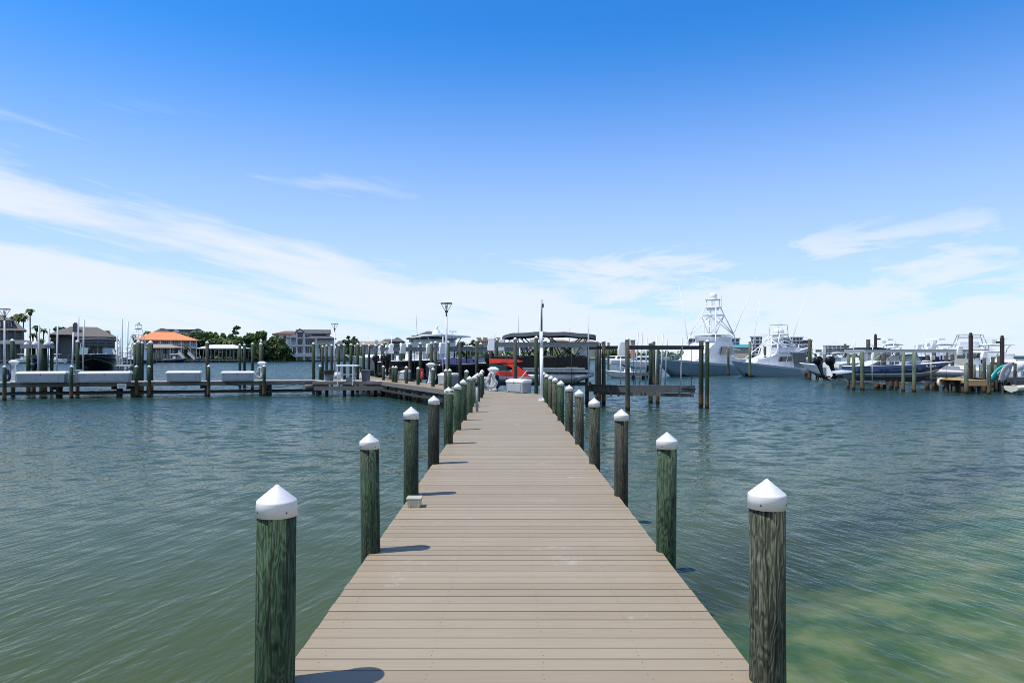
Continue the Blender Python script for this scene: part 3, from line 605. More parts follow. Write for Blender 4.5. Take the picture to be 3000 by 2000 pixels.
# ------------------------------------------------------------------ things standing on the docks
def dock_box(px0, px1, ytop, ybot, Y, label, rz=0, depth=.62, w=None, loc=None, h=None, step=False):
    W_ = w or (px1-px0)*Y/FOC; h = h or (ybot-ytop)*Y/FOC; loc = loc or ((px0+px1)/2*Y/FOC - VX*Y/FOC, Y + depth/2, DECK+.004)
    t = thing('dock_box', label, 'dock box', loc, rz, 'white dock boxes')
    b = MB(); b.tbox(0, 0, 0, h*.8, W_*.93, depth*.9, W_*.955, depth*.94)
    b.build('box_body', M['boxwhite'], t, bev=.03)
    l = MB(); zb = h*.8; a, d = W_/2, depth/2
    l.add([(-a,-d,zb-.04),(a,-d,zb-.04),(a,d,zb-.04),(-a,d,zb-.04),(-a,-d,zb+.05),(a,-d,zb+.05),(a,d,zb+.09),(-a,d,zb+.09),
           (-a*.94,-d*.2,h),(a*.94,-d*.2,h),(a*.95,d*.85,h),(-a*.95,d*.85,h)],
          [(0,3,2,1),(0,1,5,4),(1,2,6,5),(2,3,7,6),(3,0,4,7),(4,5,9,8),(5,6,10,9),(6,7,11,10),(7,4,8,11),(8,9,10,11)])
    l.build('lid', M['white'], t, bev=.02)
    p = MB(); y = -depth*.466
    p.add([(-W_*.36, y-.012, h*.12), (W_*.36, y-.012, h*.12), (W_*.36, y-.02, h*.66), (-W_*.36, y-.02, h*.66),
           (-W_*.36, y+.02, h*.12), (W_*.36, y+.02, h*.12), (W_*.36, y+.02, h*.66), (-W_*.36, y+.02, h*.66)],
          [(0,1,2,3),(0,4,5,1),(1,5,6,2),(2,6,7,3),(3,7,4,0)])
    p.build('front_panel', M['boxwhite'], t, bev=.008)
    c = MB(); c.box(-.02, .02, -depth*.5-.016, -depth*.47, h*.66, h*.82); c.build('hasp', M['galv'], t)
    return t
dock_box(48, 181, 1089.5, 1123, 40.6, 'long low white dock box, leftmost on the left walkway beside the jet ski', rz=.21)
dock_box(232, 371, 1089.5, 1122, 41.2, 'longest white dock box, in front of the dark bow of a lifted boat', rz=.21)
dock_box(485, 580, 1088, 1119, 42.4, 'white dock box alone on the left walkway with open water behind it', rz=.21)
dock_box(646.5, 737.4, 1087.6, 1117, 43.0, 'white dock box on the left walkway just left of the hose draped post', rz=.21)
ab = math.atan2(-.79, .61)
dock_box(0,0,0,0,0, 'nearest white dock box with a hasp, at the end of the boardwalk', rz=ab, depth=.55, w=1.22, h=.6, loc=(.40, 29.95, DECK+.004))
dock_box(1285,1341,1094,1128,37.0, 'white dock box behind the lamp post on the angled walkway', rz=-.75, w=1.1, depth=.6, h=.68, loc=(X_(1313,37.2), 37.2, DECK+.004))
dock_box(1165,1199,1085,1113,46, 'small white dock box beside the second power pedestal on the angled walkway', rz=-.8, w=.85, depth=.6, h=.66, loc=(X_(1183,45.2), 45.2, DECK+.004))
dock_box(1407,1417,1101,1120,36, 'white dock box half hidden behind the end pilings left of the hose pedestal', rz=-.9, w=.8, depth=.5, h=.55, loc=(X_(1412,34.2), 34.2, DECK+.004))
st = thing('boarding_steps', 'white moulded boarding steps between the two long dock boxes', 'steps', at(207,1121,41.3), .21)
b = MB(); b.box(-.5,-.1,0,.55,0,.28); b.box(-.1,.22,0,.55,0,.52); b.box(.22,.52,0,.55,0,.78); b.build('steps', M['boxwhite'], st, bev=.02)
def pedestal(x, y, rz, label, hh=1.1, sc=1.0):
    t = thing('power_pedestal', label, 'power pedestal', (x, y, DECK+.004), rz, 'white power pedestals'); t.scale = (sc,)*3
    b = MB(); b.tbox(0,0,0,.09,.36,.32,.34,.30); b.tbox(0,0,.09,hh-.32,.27,.24,.15,.15); b.build('column', M['white'], t, bev=.012)
    h = MB(); z = hh-.32
    h.add([(-.08,-.08,z),(.08,-.08,z),(.08,.08,z),(-.08,.08,z),(-.27,-.15,z+.21),(.27,-.15,z+.21),(.27,.15,z+.21),(-.27,.15,z+.21),(-.12,-.09,z+.32),(.12,-.09,z+.32),(.12,.09,z+.32),(-.12,.09,z+.32)],
          [(0,3,2,1),(0,1,5,4),(1,2,6,5),(2,3,7,6),(3,0,4,7),(4,5,9,8),(5,6,10,9),(6,7,11,10),(7,4,8,11),(8,9,10,11)])
    h.build('head', M['white'], t, bev=.02)
    o = MB(); o.box(-.09,.09,-.135,-.12,hh-.42,hh-.30); o.box(-.05,.05,-.15,-.12,hh-.52,hh-.46); o.build('socket_panel', M['greyplastic'], t)
    return t
def hose(x, y, z, r, hgt, label, m='rope', loops=6, rz=0, name='hose_coil', seed=1):
    rng = random.Random(seed); t = MB(); pts = []
    for k in range(loops):
        rr = r*(.55 + .45*rng.random()); hh = hgt*(.75 + .25*rng.random()); ox = rng.uniform(-.05,.05); oy = -.14 - .018*k
        for i in range(14):
            a = 2*math.pi*i/14
            pts.append((ox + rr*math.sin(a)*(1.15 if math.cos(a) < 0 else .6), oy + rng.uniform(-.01,.01), hgt - hh/2 + hh/2*math.cos(a)))
    t.tube(pts, .022, 6); o = t.build(name, M[m], None, (x, y, z), rz); tag(o, label, 'hose', 'coiled hoses on pedestals'); return o
pedestal(X_(1445,31.8), 31.7, .15, 'white power pedestal at the far end of the boardwalk, left of the nearest dock box')
hose(X_(1440,31.7), 31.6, DECK+.05, .24, .80, 'thick white hose hanging in loops on the pedestal at the boardwalk end', loops=8, seed=4)
hose(X_(1456,31.9), 31.9, DECK+.1, .13, .62, 'dark blue hose hanging behind the pedestal at the boardwalk end', m='greenhose', loops=4, seed=5)
pedestal(X_(1262,40.0), 40.0, .3, 'white power pedestal near the red cabinet on the angled walkway', 1.2)
hose(X_(1272,39.9), 39.9, DECK+.1, .13, .6, 'pale grey hose hanging on the pedestal near the red cabinet', m='greyplastic', loops=3, seed=8)
pedestal(X_(1142,46.5), 46.5, .2, 'white power pedestal draped in hose near the left end of the angled walkway')
hose(X_(1137,46.3), 46.3, DECK+.03, .26, .75, 'white hose coiled over the pedestal near the left end of the angled walkway', loops=9, seed=9)
pedestal(X_(41,40.9), 40.9, .1, 'white fan topped power pedestal at the left end of the left walkway', 1.35)
hose(X_(31,40.8), 40.7, DECK+.02, .2, .8, 'blue hose hanging on the leftmost fan topped pedestal', m='greenhose', loops=6, seed=12)
pedestal(X_(766,43.6), 43.7, .1, 'white fan topped power pedestal on the left walkway right of the last dock box', 1.25)
hose(X_(764,43.5), 43.6, DECK+.06, .26, .85, 'white hose hanging in loops at the right end of the left walkway', loops=9, seed=14)
# red extinguisher cabinet
t = thing('extinguisher_cabinet', 'red fire extinguisher cabinet with white lettering on a post at the angled walkway', 'extinguisher cabinet', (X_(1236,41.5), 41.5, DECK), .15)
b = MB(); b.box(-.11,.11,-.1,.1,.22,.8); b.build('cabinet', M['signred'], t, bev=.02)
b = MB(); b.box(-.03,.03,.1,.16,0,.85); b.build('post', M['greyplastic'], t)
b = MB()
for z in (.62, .54, .46, .38): b.box(-.03,.03,-.104,-.1,z,z+.05)
b.build('lettering', M['signwhite'], t)
# lamp posts
def lamp_post(x, y, label, top=5.3, base=None):
    z0 = base or DECK; t = thing('lamp_post', label, 'lamp post', (x, y, z0), 0, 'dock lamp posts'); h = top - z0
    b = MB(); b.cyl((0,0,0),(0,0,.12),.11,n=12); b.cyl((0,0,.12),(0,0,h-.7),.062,.05,n=12); b.build('pole', M['lamppost'], t)
    b = MB(); b.cyl((0,0,h-.7),(0,0,h-.45),.042,n=10); b.cyl((0,0,h-.5),(0,0,h-.38),.075,.09,n=10); b.build('collar', M['lampmetal'], t)
    for i in range(4):
        a = i*math.pi/2 + .35; b = MB(); b.bar((.05*math.cos(a),.05*math.sin(a),h-.45),(.29*math.cos(a),.29*math.sin(a),h-.03),.022,.022); b.build('strut', M['lampmetal'], t)
    b = MB(); b.lathe([(.30,h-.05),(.31,h-.03),(.30,h),(.05,h+.015)], n=20); b.build('lamp_head', M['lampmetal'], t)
    b = MB(); b.cyl((0,0,h-.36),(0,0,h-.12),.03,n=8); b.build('bulb', M['lampglass'], t)
    return t
lamp_post(X_(1308,35.3), 35.3, 'tall lamp post with an inverted triangle head on the angled walkway')
lamp_post(X_(980.5,59), 59, 'farther lamp post with an inverted triangle head behind the cleaning table')
lamp_post(X_(-1,40.6), 41.0, 'lamp post cut by the left edge of the view, only half its head showing', top=Z_(903,40.6))
# white pole
t = thing('flag_pole', 'tall white pole with a grey floodlight near its top at the boardwalk end', 'pole', (1.155, 24.6, DECK))
b = MB(); b.cyl((0,0,.03),(0,0,1.9),.058,n=14); b.cyl((0,0,1.9),(0,0,2.5),.052,.048,n=14); b.build('lower_pole', M['white'], t)
b = MB(); b.cyl((0,0,2.5),(0,0,3.64),.034,.028,n=12); b.build('upper_pole', M['lampmetal'], t)
b = MB(); b.box(.02,.075,-.03,.03,3.36,3.50); b.cyl((0,0,3.5),(.05,0,3.47),.015); b.build('floodlight', M['darksteel'], t)
b = MB(); b.cyl((0,0,0),(0,0,.03),.13,n=12)
for i in range(4): a = i*math.pi/2+.5; b.bar((.05*math.cos(a),.05*math.sin(a),.12),(.14*math.cos(a),.14*math.sin(a),.02),.02,.03)
b.build('base_flange', M['white'], t)
# bollard light, electrical boxes
t = thing('bollard_light', 'slim grey bollard light with a dark head on the left of the boardwalk', 'bollard light', (X_(1397.5,19.9), 19.9, DECK))
b = MB(); b.cyl((0,0,0),(0,0,.78),.04,n=12); b.build('post', M['greyplastic'], t)
b = MB(); b.cyl((0,0,.76),(0,0,.92),.058,n=14); b.build('head', M['brownpost'], t)
def ebox(px, y, label, w=.165, d=.15, h=.105):
    t = thing('junction_box', label, 'junction box', (X_(px, y), y, DECK+.002), .02, 'electrical junction boxes')
    b = MB(); b.tbox(0, 0, 0, h*.8, w*.82, d*.82, w*.94, d*.94); b.build('box_body', M['beige'], t, bev=.006)
    for sx in (-.28, .3): 
        b = MB(); b.box(w*sx-.006, w*sx+.006, -d*.49, -d*.4, 0, h*.8); b.build('rib', M['beige'], t)
    b = MB(); b.box(-w/2, w/2, -d/2, d/2, h*.82, h); b.build('lid', M['beige'], t, bev=.006)
ebox(1214.5, 7.45, 'small beige junction box on the boardwalk beside the third left piling')
ebox(1396.5, 21.8, 'small beige junction box beside the bollard light', .17)
# bins and cleaning table
def bin_(px, y, label, bag):
    t = thing('trash_bin', label, 'trash bin', (X_(px, y), y, DECK+.006), 0, 'bins on the platform')
    b = MB(); b.lathe([(.24,0),(.245,.03),(.285,.62),(.30,.64),(.30,.68)], n=20); b.build('barrel', M['can'], t)
    b = MB(); b.lathe([(.31,.40 if bag else .66),(.315,.62),(.33,.69),(.31,.70),(.27,.66),(.1,.6)], n=20, wob=.02 if bag else 0); b.build('liner' if bag else 'rim', M['bag'] if bag else M['can'], t)
    for s in (-1, 1):
        b = MB(); b.box(s*.29-.03, s*.29+.03, -.05, .05, .5, .56); b.build('handle', M['can'], t)
bin_(964.5, 43.6, 'grey bin with a black bag over its rim, left of the cleaning table', True)
bin_(1072, 43.4, 'grey round bin without a lid, right of the cleaning table', False)
t = thing('cleaning_table', 'white fish cleaning table on thin legs at the platform front edge', 'table', (X_(1016,42.62), 42.95, DECK-.25))
b = MB(); b.box(-.68,.68,-.35,.35,1.18,1.30); b.build('table_top', M['white'], t, bev=.02)
b = MB(); b.box(-.5,.5,-.26,.3,.66,.71); b.build('shelf', M['offwhite'], t)
for x, y in ((-.56,-.36),(.36,-.36),(-.56,.3),(.36,.3)):
    b = MB(); b.box(x-.03,x+.03,y-.03,y+.03,.0 if y < 0 else .26,1.18); b.build('leg', M['offwhite'], t)
b = MB(); b.box(-.1,.25,-.1,.2,.27,.5); b.build('drain_pan', M['galv'], t)
# signs
def sign(px, py, Y, w, h, label, lines, rz=0):
    t = thing('notice_sign', label, 'sign', at(px, py, Y), rz)
    b = MB(); b.box(-w/2, w/2, -.012, 0, -h/2, h/2); b.build('plate', M['signwhite'], t)
    b = MB()
    for z, a, c, th in lines: b.box(a*w/2, c*w/2, -.016, -.012, z*h/2-th*h/2, z*h/2+th*h/2)
    b.build('lettering', M['ink'], t)
sign(357, 1130, 41.45, .5, .29, 'small white notice with dark lines of lettering on the fascia of the left walkway', [(.62,-.8,.8,.09),(.2,-.75,.7,.09),(-.2,-.8,.8,.09),(-.62,-.6,.6,.12)], .21)
sign(1251, 1146, 36.4, .15, .3, 'small white upright notice with a black figure below the angled walkway', [(.72,-.6,.6,.06),(.0,-.3,.3,.3),(-.35,-.5,.4,.12),(-.75,-.7,.7,.06)], -.5)
# ------------------------------------------------------------------ boat parts
def hull(mb, L, B, fs, fb, draft, n=16, rake=.9, flare=.35, full=.55, stripe=(.7,.85), ent=1.8, lifted=True, low=False):
    """material slots: 0 side, 1 bottom, 2 stripe, 3 deck/gunwale, 4 inside deck. x from stern 0 to bow L, z=0 at the waterline; returns sheer(t)"""
    def sheer(t): return fs + (fb-fs)*t**1.7
    def beam(t): return B/2*((.9+.1*t/full) if t < full else (1 - ((t-full)/(1-full))**ent) + .0)
    rows = []
    for i in range(n+1):
        t = i/n; b = max(.012, beam(t)); zs = sheer(t)
        zk = -draft if t < .5 else -draft + (draft + zs*.45)*((t-.5)/.5)**3.2
        bc = b*(.84 - flare*t**2.2); zc = -draft*.25 + (zs*.62 + draft*.25)*max(0, (t-.45)/.55)**2.4
        xk = L*t - rake*(t**4)*1.0; x = L*t; xc = L*t - rake*.55*t**4
        def P(f): # between chine 0 and sheer 1
            k = f**(1 + flare*t)
            return (xc + (x-xc)*f, bc + (b-bc)*f**(1+1.1*flare*t), zc + (zs-zc)*f)
        half = [(xk, 0.0, zk), (xc, bc, zc), P(.2), P(stripe[0]), P(stripe[1]), P(1), (x-.02*t, max(.004, b-.10), zs+.015), (x-.05*t, max(.002, b-.14), zs-.02)]
        row = [(p[0], -p[1], p[2]) for p in half[::-1]] + half[1:]
        rows.append(row)
    mm = [3, 3, 0, 2, 1, 1, 1, 1, 1, 1, 2, 0, 3, 3] if low else [3, 3, 0, 2, 0, 0, 1, 1, 0, 0, 2, 0, 3, 3]
    mb.grid(rows, lambda i, j: (0 if (mm[j] == 1 and not lifted and max(rows[i][j][2], rows[i][j+1][2], rows[i+1][j][2], rows[i+1][j+1][2]) > .5) else mm[j]), smooth=True)
    # transom and deck
    r0 = rows[0]; k = len(mb.v); mb.add(r0, [tuple(range(len(r0)))], 0)
    for i in range(n):
        a, b_ = rows[i], rows[i+1]; mb.add([a[0], a[-1], b_[-1], b_[0]], [(0,1,2,3)], 4)
    return sheer, beam
def outboard(parent, x, y, z, m='black', s=1.0, tilt=0):
    o = thing('outboard_motor', None, None, (x, y, z)); o.parent = parent; o.rotation_euler = (0, tilt, 0); o.scale = (s,)*3
    b = MB(); rows = []
    for zz, lx0, lx1, w in ((.42,-.34,.12,.17),(.55,-.44,.16,.22),(.78,-.46,.17,.23),(.95,-.40,.12,.19),(1.02,-.28,.02,.12)):
        rows.append([(lx1*.9,-w,zz),(lx1,0,zz),(lx1*.9,w,zz),((lx0+lx1)/2,w*1.1,zz),(lx0*.9,w*.8,zz),(lx0,0,zz),(lx0*.9,-w*.8,zz),((lx0+lx1)/2,-w*1.1,zz),(lx1*.9,-w,zz)])
    b.grid(rows); b.add(rows[-1][:-1], [tuple(range(8))]); b.build('cowl', M[m], o)
    b = MB(); b.tbox(-.12,0,-.35,.42,.18,.1,.3,.2); b.tbox(-.14,0,-.75,-.35,.10,.05,.2,.1); b.cyl((-.35,0,-.52),(.08,0,-.52),.07,.05,n=8)
    for i in range(3): a = i*2.094; b.bar((-.37,0,-.52),(-.37,.17*math.cos(a),-.52+.17*math.sin(a)),.02,.08)
    b.build('lower_unit', M[m], o)
    return o
def windscreen(parent, x0, x1, w, z0, h, m='cglass', frame='darksteel', rake=.35):
    b = MB(); a = w/2
    b.add([(x0,-a,z0),(x1,-a*.8,z0),(x1+.25,0,z0),(x1,a*.8,z0),(x0,a,z0),
           (x0-rake*.3,-a*.92,z0+h*.7),(x1-rake,-a*.72,z0+h),(x1-rake+.2,0,z0+h),(x1-rake,a*.72,z0+h),(x0-rake*.3,a*.92,z0+h*.7)],
          [(0,1,6,5),(1,2,7,6),(2,3,8,7),(3,4,9,8)])
    o = b.build('windscreen', M[m], parent)
    f = MB()
    top = [b.v[5], b.v[6], b.v[7], b.v[8], b.v[9]]
    f.tube(top, .022, 6)
    for i in (0,1,2,3,4): f.tube([b.v[i], b.v[i+5]], .018, 5)
    f.build('frame', M[frame], o); return o
def boat(name, label, cat, loc, rz, L, B, fs, fb, draft, mats, group=None, **k):
    t = thing(name, label, cat, loc, rz, group); b = MB(); sh, bm_ = hull(b, L, B, fs, fb, draft, **k)
    b.build('hull', [M[q] for q in mats], t); return t, sh, bm_
def seat(parent, x, y, z, m='white', w=.5):
    b = MB(); b.box(x-.25,x+.25,y-w/2,y+w/2,z,z+.4); b.box(x-.3,x-.18,y-w/2,y+w/2,z+.35,z+.85); return b.build('seat', M[m], parent, bev=.04)
def ttop(parent, x, z, L, W_, h, m='white', leg='alu', thick=.08):
    b = MB(); n = 6; rows = []
    for i in range(n+1):
        u = i/n; xx = x - L/2 + L*u; zz = z+h + .10*math.sin(math.pi*u)
        rows.append([(xx,-W_/2,zz),(xx,-W_/4,zz+.05),(xx,W_/4,zz+.05),(xx,W_/2,zz)])
    b.grid(rows); b.grid([[(p[0],p[1],p[2]-thick) for p in r] for r in rows])
    ed = [r[0] for r in rows] + [r[-1] for r in rows[::-1]]
    b.add(ed + [(p[0],p[1],p[2]-thick) for p in ed], [(i,(i+1)%len(ed),len(ed)+(i+1)%len(ed),len(ed)+i) for i in range(len(ed))])
    o = b.build('hard_top', M[m], parent)
    for sx, sy in ((-1,-1),(1,-1),(-1,1),(1,1)):
        f = MB(); f.tube([(x+sx*L*.18, sy*W_*.3, z), (x+sx*L*.22, sy*W_*.34, z+h*.6), (x+sx*L*.34, sy*W_*.4, z+h-.05)], .03, 6); f.build('top_leg', M[leg], o)
    return o
def console(parent, x, z, m='white', w=.9, h=1.15):
    b = MB(); b.tbox(x, 0, z, z+h, 1.0, w, .65, w*.92, ox=-.08); c = b.build('console', M[m], parent, bev=.05)
    g = MB(); g.add([(x+.38,-w*.44,z+h*.9),(x+.38,w*.44,z+h*.9),(x+.05,w*.36,z+h+.42),(x+.05,-w*.36,z+h+.42)], [(0,1,2,3)]); g.add([(x+.36,-w*.44,z+h*.9),(x+.36,w*.44,z+h*.9),(x+.03,w*.36,z+h+.42),(x+.03,-w*.36,z+h+.42)], [(0,1,2,3)])
    g.build('windscreen', M['cglass'], c); return c
# ------------------------------------------------------------------ boat lifts: beams, motor covers, cradles
def motor_cover(parent, p, rz=0, s=1.0):
    o = MB(); a, d = .19*s, .17*s
    o.add([(-a,-d,-.33*s),(a*.9,-d,-.33*s),(a*.9,d,-.33*s),(-a,d,-.33*s),(-a*.55,-d,.33*s),(a,-d,.33*s),(a,d,.33*s),(-a*.55,d,.33*s),(-a*1.05,-d,-.1*s),(-a*1.05,d,-.1*s)],
          [(0,1,5,4,8),(2,3,9,7,6),(1,2,6,5),(4,5,6,7),(8,4,7,9),(0,8,9,3),(0,3,2,1)])
    return o.build('motor_cover', M['white'], parent, p, rz, bev=.03)
def beam_part(parent, p, q, m='galv', w=.12, h=.2, name='top_beam'):
    b = MB(); p, q = Vector(p), Vector(q); d = (q-p).normalized(); n_ = Vector((-d.y, d.x, 0))
    b.bar(p + Vector((0,0,h/2)), q + Vector((0,0,h/2)), w, .03); b.bar(p - Vector((0,0,h/2)), q - Vector((0,0,h/2)), w, .03); b.bar(p, q, .03, h)
    return b.build(name, M[m], parent)
def lift(label, loc, rz, L, Wd, zt, zc, motors=((0,-1),(0,1)), m='galv', ms=1.0, guides=(), cradle=True, posts=False, grp='boat lifts'):
    """local x along the boat; two overhead beams zt over the water, two cradle beams zc"""
    t = thing('boat_lift', label, 'boat lift', (loc[0], loc[1], 0), rz, grp)
    for s in (-1, 1): beam_part(t, (0, s*Wd/2, zt), (L, s*Wd/2, zt), m)
    for fx, s in motors: motor_cover(t, (fx*L + (.05 if fx < .5 else -.05), s*Wd/2, zt+.02), 0, ms)
    if cradle:
        for fx in (.2, .78): beam_part(t, (L*fx, -Wd/2, zc-.18), (L*fx, Wd/2, zc-.18), 'alu', .1, .2, 'cradle_beam')
        for s in (-.22, .22): b = MB(); b.bar((.3, s*Wd, zc), (L-.3, s*Wd, zc), .12, .14); b.build('bunk', M['blackmat'], t)
        for fx in (.2, .78):
            for s in (-1, 1): b = MB(); b.cyl((L*fx, s*Wd/2, zc-.1), (L*fx, s*Wd/2, zt), .012, n=5); b.build('cable', M['darksteel'], t)
    for gx, gy, g0, g1 in guides:
        b = MB(); b.cyl((gx, gy, g0), (gx, gy, g1), .032, n=8); b.build('guide_pole', M['pvc'], t)
    if posts:
        for fx in (.08, .9):
            for s in (-1, 1): b = MB(); b.cyl((L*fx, s*Wd/2, -1.3), (L*fx, s*Wd/2, zt-.1), .12, n=10); b.build('lift_post', M['pile_green'], t)
    return t
# empty lift right of the boardwalk
SL = R(25)
t = thing('boat_lift', 'empty boat lift with white guide poles over open water right of the boardwalk', 'boat lift', (0,0,0), 0, 'boat lifts')
beam_part(t, (X_(1835,33), 31.95, Z_(1018,32.2)), (X_(2066,33.5), 33.75, Z_(1018,33.7)), 'darksteel', .14, .16)
beam_part(t, (X_(1722,36.5), 36.7, Z_(1018,36.6)), (X_(1930,36.5), 36.6, Z_(1018,36.6)), 'darksteel', .14, .16)
motor_cover(t, at(1822,1021,32.1), 0, 1.02); motor_cover(t, at(1708,1024,36.4), 0, 1.1)
for (p0, p1, yy, hh) in ((1722,1842,35.0,.36),(1842,2040,33.4,.36)):
    b = MB(); z0 = Z_(1138, yy); b.bar((X_(p0,yy), yy+.9 if p0 < 1800 else yy, z0), (X_(p1,yy-.3), yy, z0-.02), .14, hh); b.build('cradle_beam', M['cradle'], t)
b = MB(); b.bar(at(1722,1127,35.3), at(2038,1139,33.2), .3, .07); b.build('bunk', M['blackmat'], t)
b = MB(); b.bar(at(1740,1150,36.2), at(2032,1158,33.3), .12, .16); b.build('bunk', M['cradle'], t)
for px in (1752,1790,1812,1850,1912,1940,1990,2028):
    yy = 36.2 - (px-1740)/292*2.9; b = MB(); b.bar(at(px,1150,yy-.08), at(px,1160,yy-.08), .12, .10); b.build('bracket', M['galv'], t)
for px in (1731,1733,1772,1787):
    b = MB(); b.bar(at(px,1127,34.9), at(px+4,1143,34.9), .09, .05); b.build('bracket', M['blackmat'], t)
for px, lean, y0, y1, yy in ((1861,8,974.5,1128,34.6),(1874,8,974.5,1128,34.5),(1891,4,990,1126,35.2),(1919,5,985,1152,33.9),(1935,7,978,1130,34.2),(1948,8,977,1130,34.1),(1994,4,989,1154,33.2),(1818,0,1046,1126,34.8)):
    b = MB(); b.cyl(at(px, y1, yy), at(px+lean, y0, yy), .036, n=8); b.build('guide_pole', M['pvc'], t)
for px, yy in ((1856,34.8),(2026,33.9)):
    b = MB(); b.cyl(at(px,1024,yy), at(px,1150,yy), .014, n=5); b.build('cable', M['darksteel'], t)
# ------------------------------------------------------------------ boats behind the angled walkway
OX, OY = -.85, 35.9
PR = R(-8)
t = thing('pontoon_boat', 'red and black pontoon boat with silver tubes under a long dark canopy', 'pontoon boat', (OX, OY, 0), PR); t.scale = (.86, 1, 1)
L_ = 6.3
for y in (-1.02, 0, 1.02):
    b = MB(); b.cyl((.2,y,1.46),(5.0,y,1.46),.28,n=16); b.cyl((5.0,y,1.46),(6.1,y,1.62),.28,.06,n=16); b.build('pontoon_tube', M['alu'], t)
b = MB(); b.box(0,5.9,-1.27,1.27,1.76,1.86); b.build('deck', M['alu'], t)
b = MB()
for s in (-1,1):
    b.ext([(1.9,s*1.25,1.87),(5.75,s*1.25,1.87),(5.85,s*1.25,2.46),(.1,s*1.25,2.52),(.1,s*1.25,2.36),(1.55,s*1.25,2.36)], (0,-s*.06,0))
b.ext([(5.8,-1.19,1.87),(5.8,1.19,1.87),(5.85,1.19,2.45),(5.85,-1.19,2.45)], (-.06,0,0)); b.build('side_fence', M['black'], t)
b = MB(); b.ext([(0,-1.285,2.42),(1.55,-1.285,2.40),(2.05,-1.285,2.28),(1.35,-1.285,2.2),(0,-1.285,2.2)], (0,.06,0))
b.ext([(.75,-1.29,2.14),(1.5,-1.29,2.16),(2.0,-1.29,1.86),(2.55,-1.29,1.44),(1.55,-1.29,1.44),(.35,-1.29,1.6),(.15,-1.29,1.78),(1.35,-1.29,1.76),(1.35,-1.29,1.98)], (0,.06,0)); b.build('red_panel', M['red'], t)
b = MB(); b.ext([(0,-1.275,2.18),(.9,-1.275,2.1),(1.2,-1.275,1.95),(1.2,-1.275,1.8),(0,-1.275,1.8)], (0,.05,0)); b.build('side_window', M['glass'], t)
b = MB(); b.ext([(2.02,-1.295,1.9),(5.6,-1.295,1.9),(5.6,-1.295,1.97),(1.95,-1.295,1.97)], (0,.04,0)); b.ext([(4.5,-1.3,1.93),(5.2,-1.3,1.93),(5.2,-1.3,2.0),(4.5,-1.3,2.0)], (0,.04,0)); b.build('trim_strip', M['alu'], t)
b = MB()
for x0, x1 in ((.2,1.6),(1.7,2.5),(3.2,4.3),(4.5,5.6)): b.box(x0,x1,-1.15,-.6,1.87,2.58); b.box(x0,x1,.6,1.15,1.87,2.58)
b.build('seating', M['blackmat'], t, bev=.08)
b = MB(); b.box(2.7,3.2,.2,.9,1.87,2.75); b.build('helm', M['blackmat'], t, bev=.05)
b = MB(); b.tube([(3.2,-1.2,2.5),(2.95,0,2.62),(3.2,1.2,2.5)], .02); b.build('rail', M['alu'], t)
b = MB(); rows = []
for i in range(13):
    u = i/12; x = .75 + 5.45*u; zz = 3.58 + .17*math.sin(math.pi*min(1,u*1.02))**.5 - .03*u + .02*math.sin(u*21)
    rows.append([(x,-1.22,zz-.16),(x,-1.1,zz-.02),(x,-.4,zz+.06),(x,.4,zz+.06),(x,1.1,zz-.02),(x,1.22,zz-.16)])
b.grid(rows); b.grid([[(p[0],p[1]*.99,p[2]-.03) for p in r] for r in rows])
b.add(rows[0]+rows[-1], [(0,1,2,3,4,5),(6,7,8,9,10,11)]); cn = b.build('canopy', M['navycanvas'], t)
for x0, x1 in ((1.9,3.0),(3.0,1.75),(5.0,3.4),(4.0,5.4),(4.1,3.5),(5.0,5.7),(2.1,1.6)):
    for s in (-1,1):
        b = MB(); zz = 2.5; b.cyl((x0,s*1.2,zz),(x1,s*1.17,3.52),.035,n=6); b.build('canopy_frame', M['blackmat'], t)
outboard(t, -.1, 0, 1.75, 'black')
lift('boat lift with white motor covers carrying the red and black pontoon boat', (OX-.2, OY), PR, 5.6, 3.3, 3.12, 1.12, motors=((.06,-1),(.06,1),(.36,1)), m='galv', ms=1.0,
     guides=((1.4,1.6,1.1,3.0),(2.8,-1.62,1.1,4.75),(1.3,1.7,1.1,4.7),(4.1,1.7,1.1,4.5),(5.2,-1.6,1.1,4.55)))
# the other boats along the walkway
hullm = ['black','greybottom','black','white','white']
t, sh, bm_ = boat('runabout', 'black hulled runabout with white gunwale and blue cover left of the red pontoon boat', 'motorboat', (-4.75, 41.3, 1.42), SL, 7.0, 2.5, .62, .95, .4, hullm, 'boats on the walkway lifts', stripe=(.3,.72))
windscreen(t, 2.6, 4.2, 1.9, .72, .5)
b = MB(); rows = []
for i in range(9):
    u = i/8; x = .4 + 2.7*u; zz = .72 + .28*math.sin(math.pi*u)**.7; rows.append([(x,-1.15,.64),(x,-.6,zz),(x,.6,zz),(x,1.15,.64)])
b.grid(rows); b.build('cover', M['bluecover'], t)
b = MB(); rows = []
for i in range(7):
    u = i/6; x = 4.4+1.9*u; zz = .85+.12*math.sin(math.pi*u); ww = 1.0*(1-u*.75); rows.append([(x,-ww,.8+.06*u),(x,0,zz+.1),(x,ww,.8+.06*u)])
b.grid(rows); b.build('bow_cover', M['bluecover'], t)
b = MB(); b.tube([(1.9,-1.05,.7),(1.9,-1.0,1.7),(2.4,0,1.85),(1.9,1.0,1.7),(1.9,1.05,.7)], .035); b.build('tow_tower', M['black'], t)
lift('boat lift under the blue covered black runabout', (-5.1, 41.3), SL, 7.0, 3.3, 2.98, .95, motors=((.06,-1),(.1,1)), guides=((.6,-1.5,1,3.7),(5.2,1.5,1,4.0)))
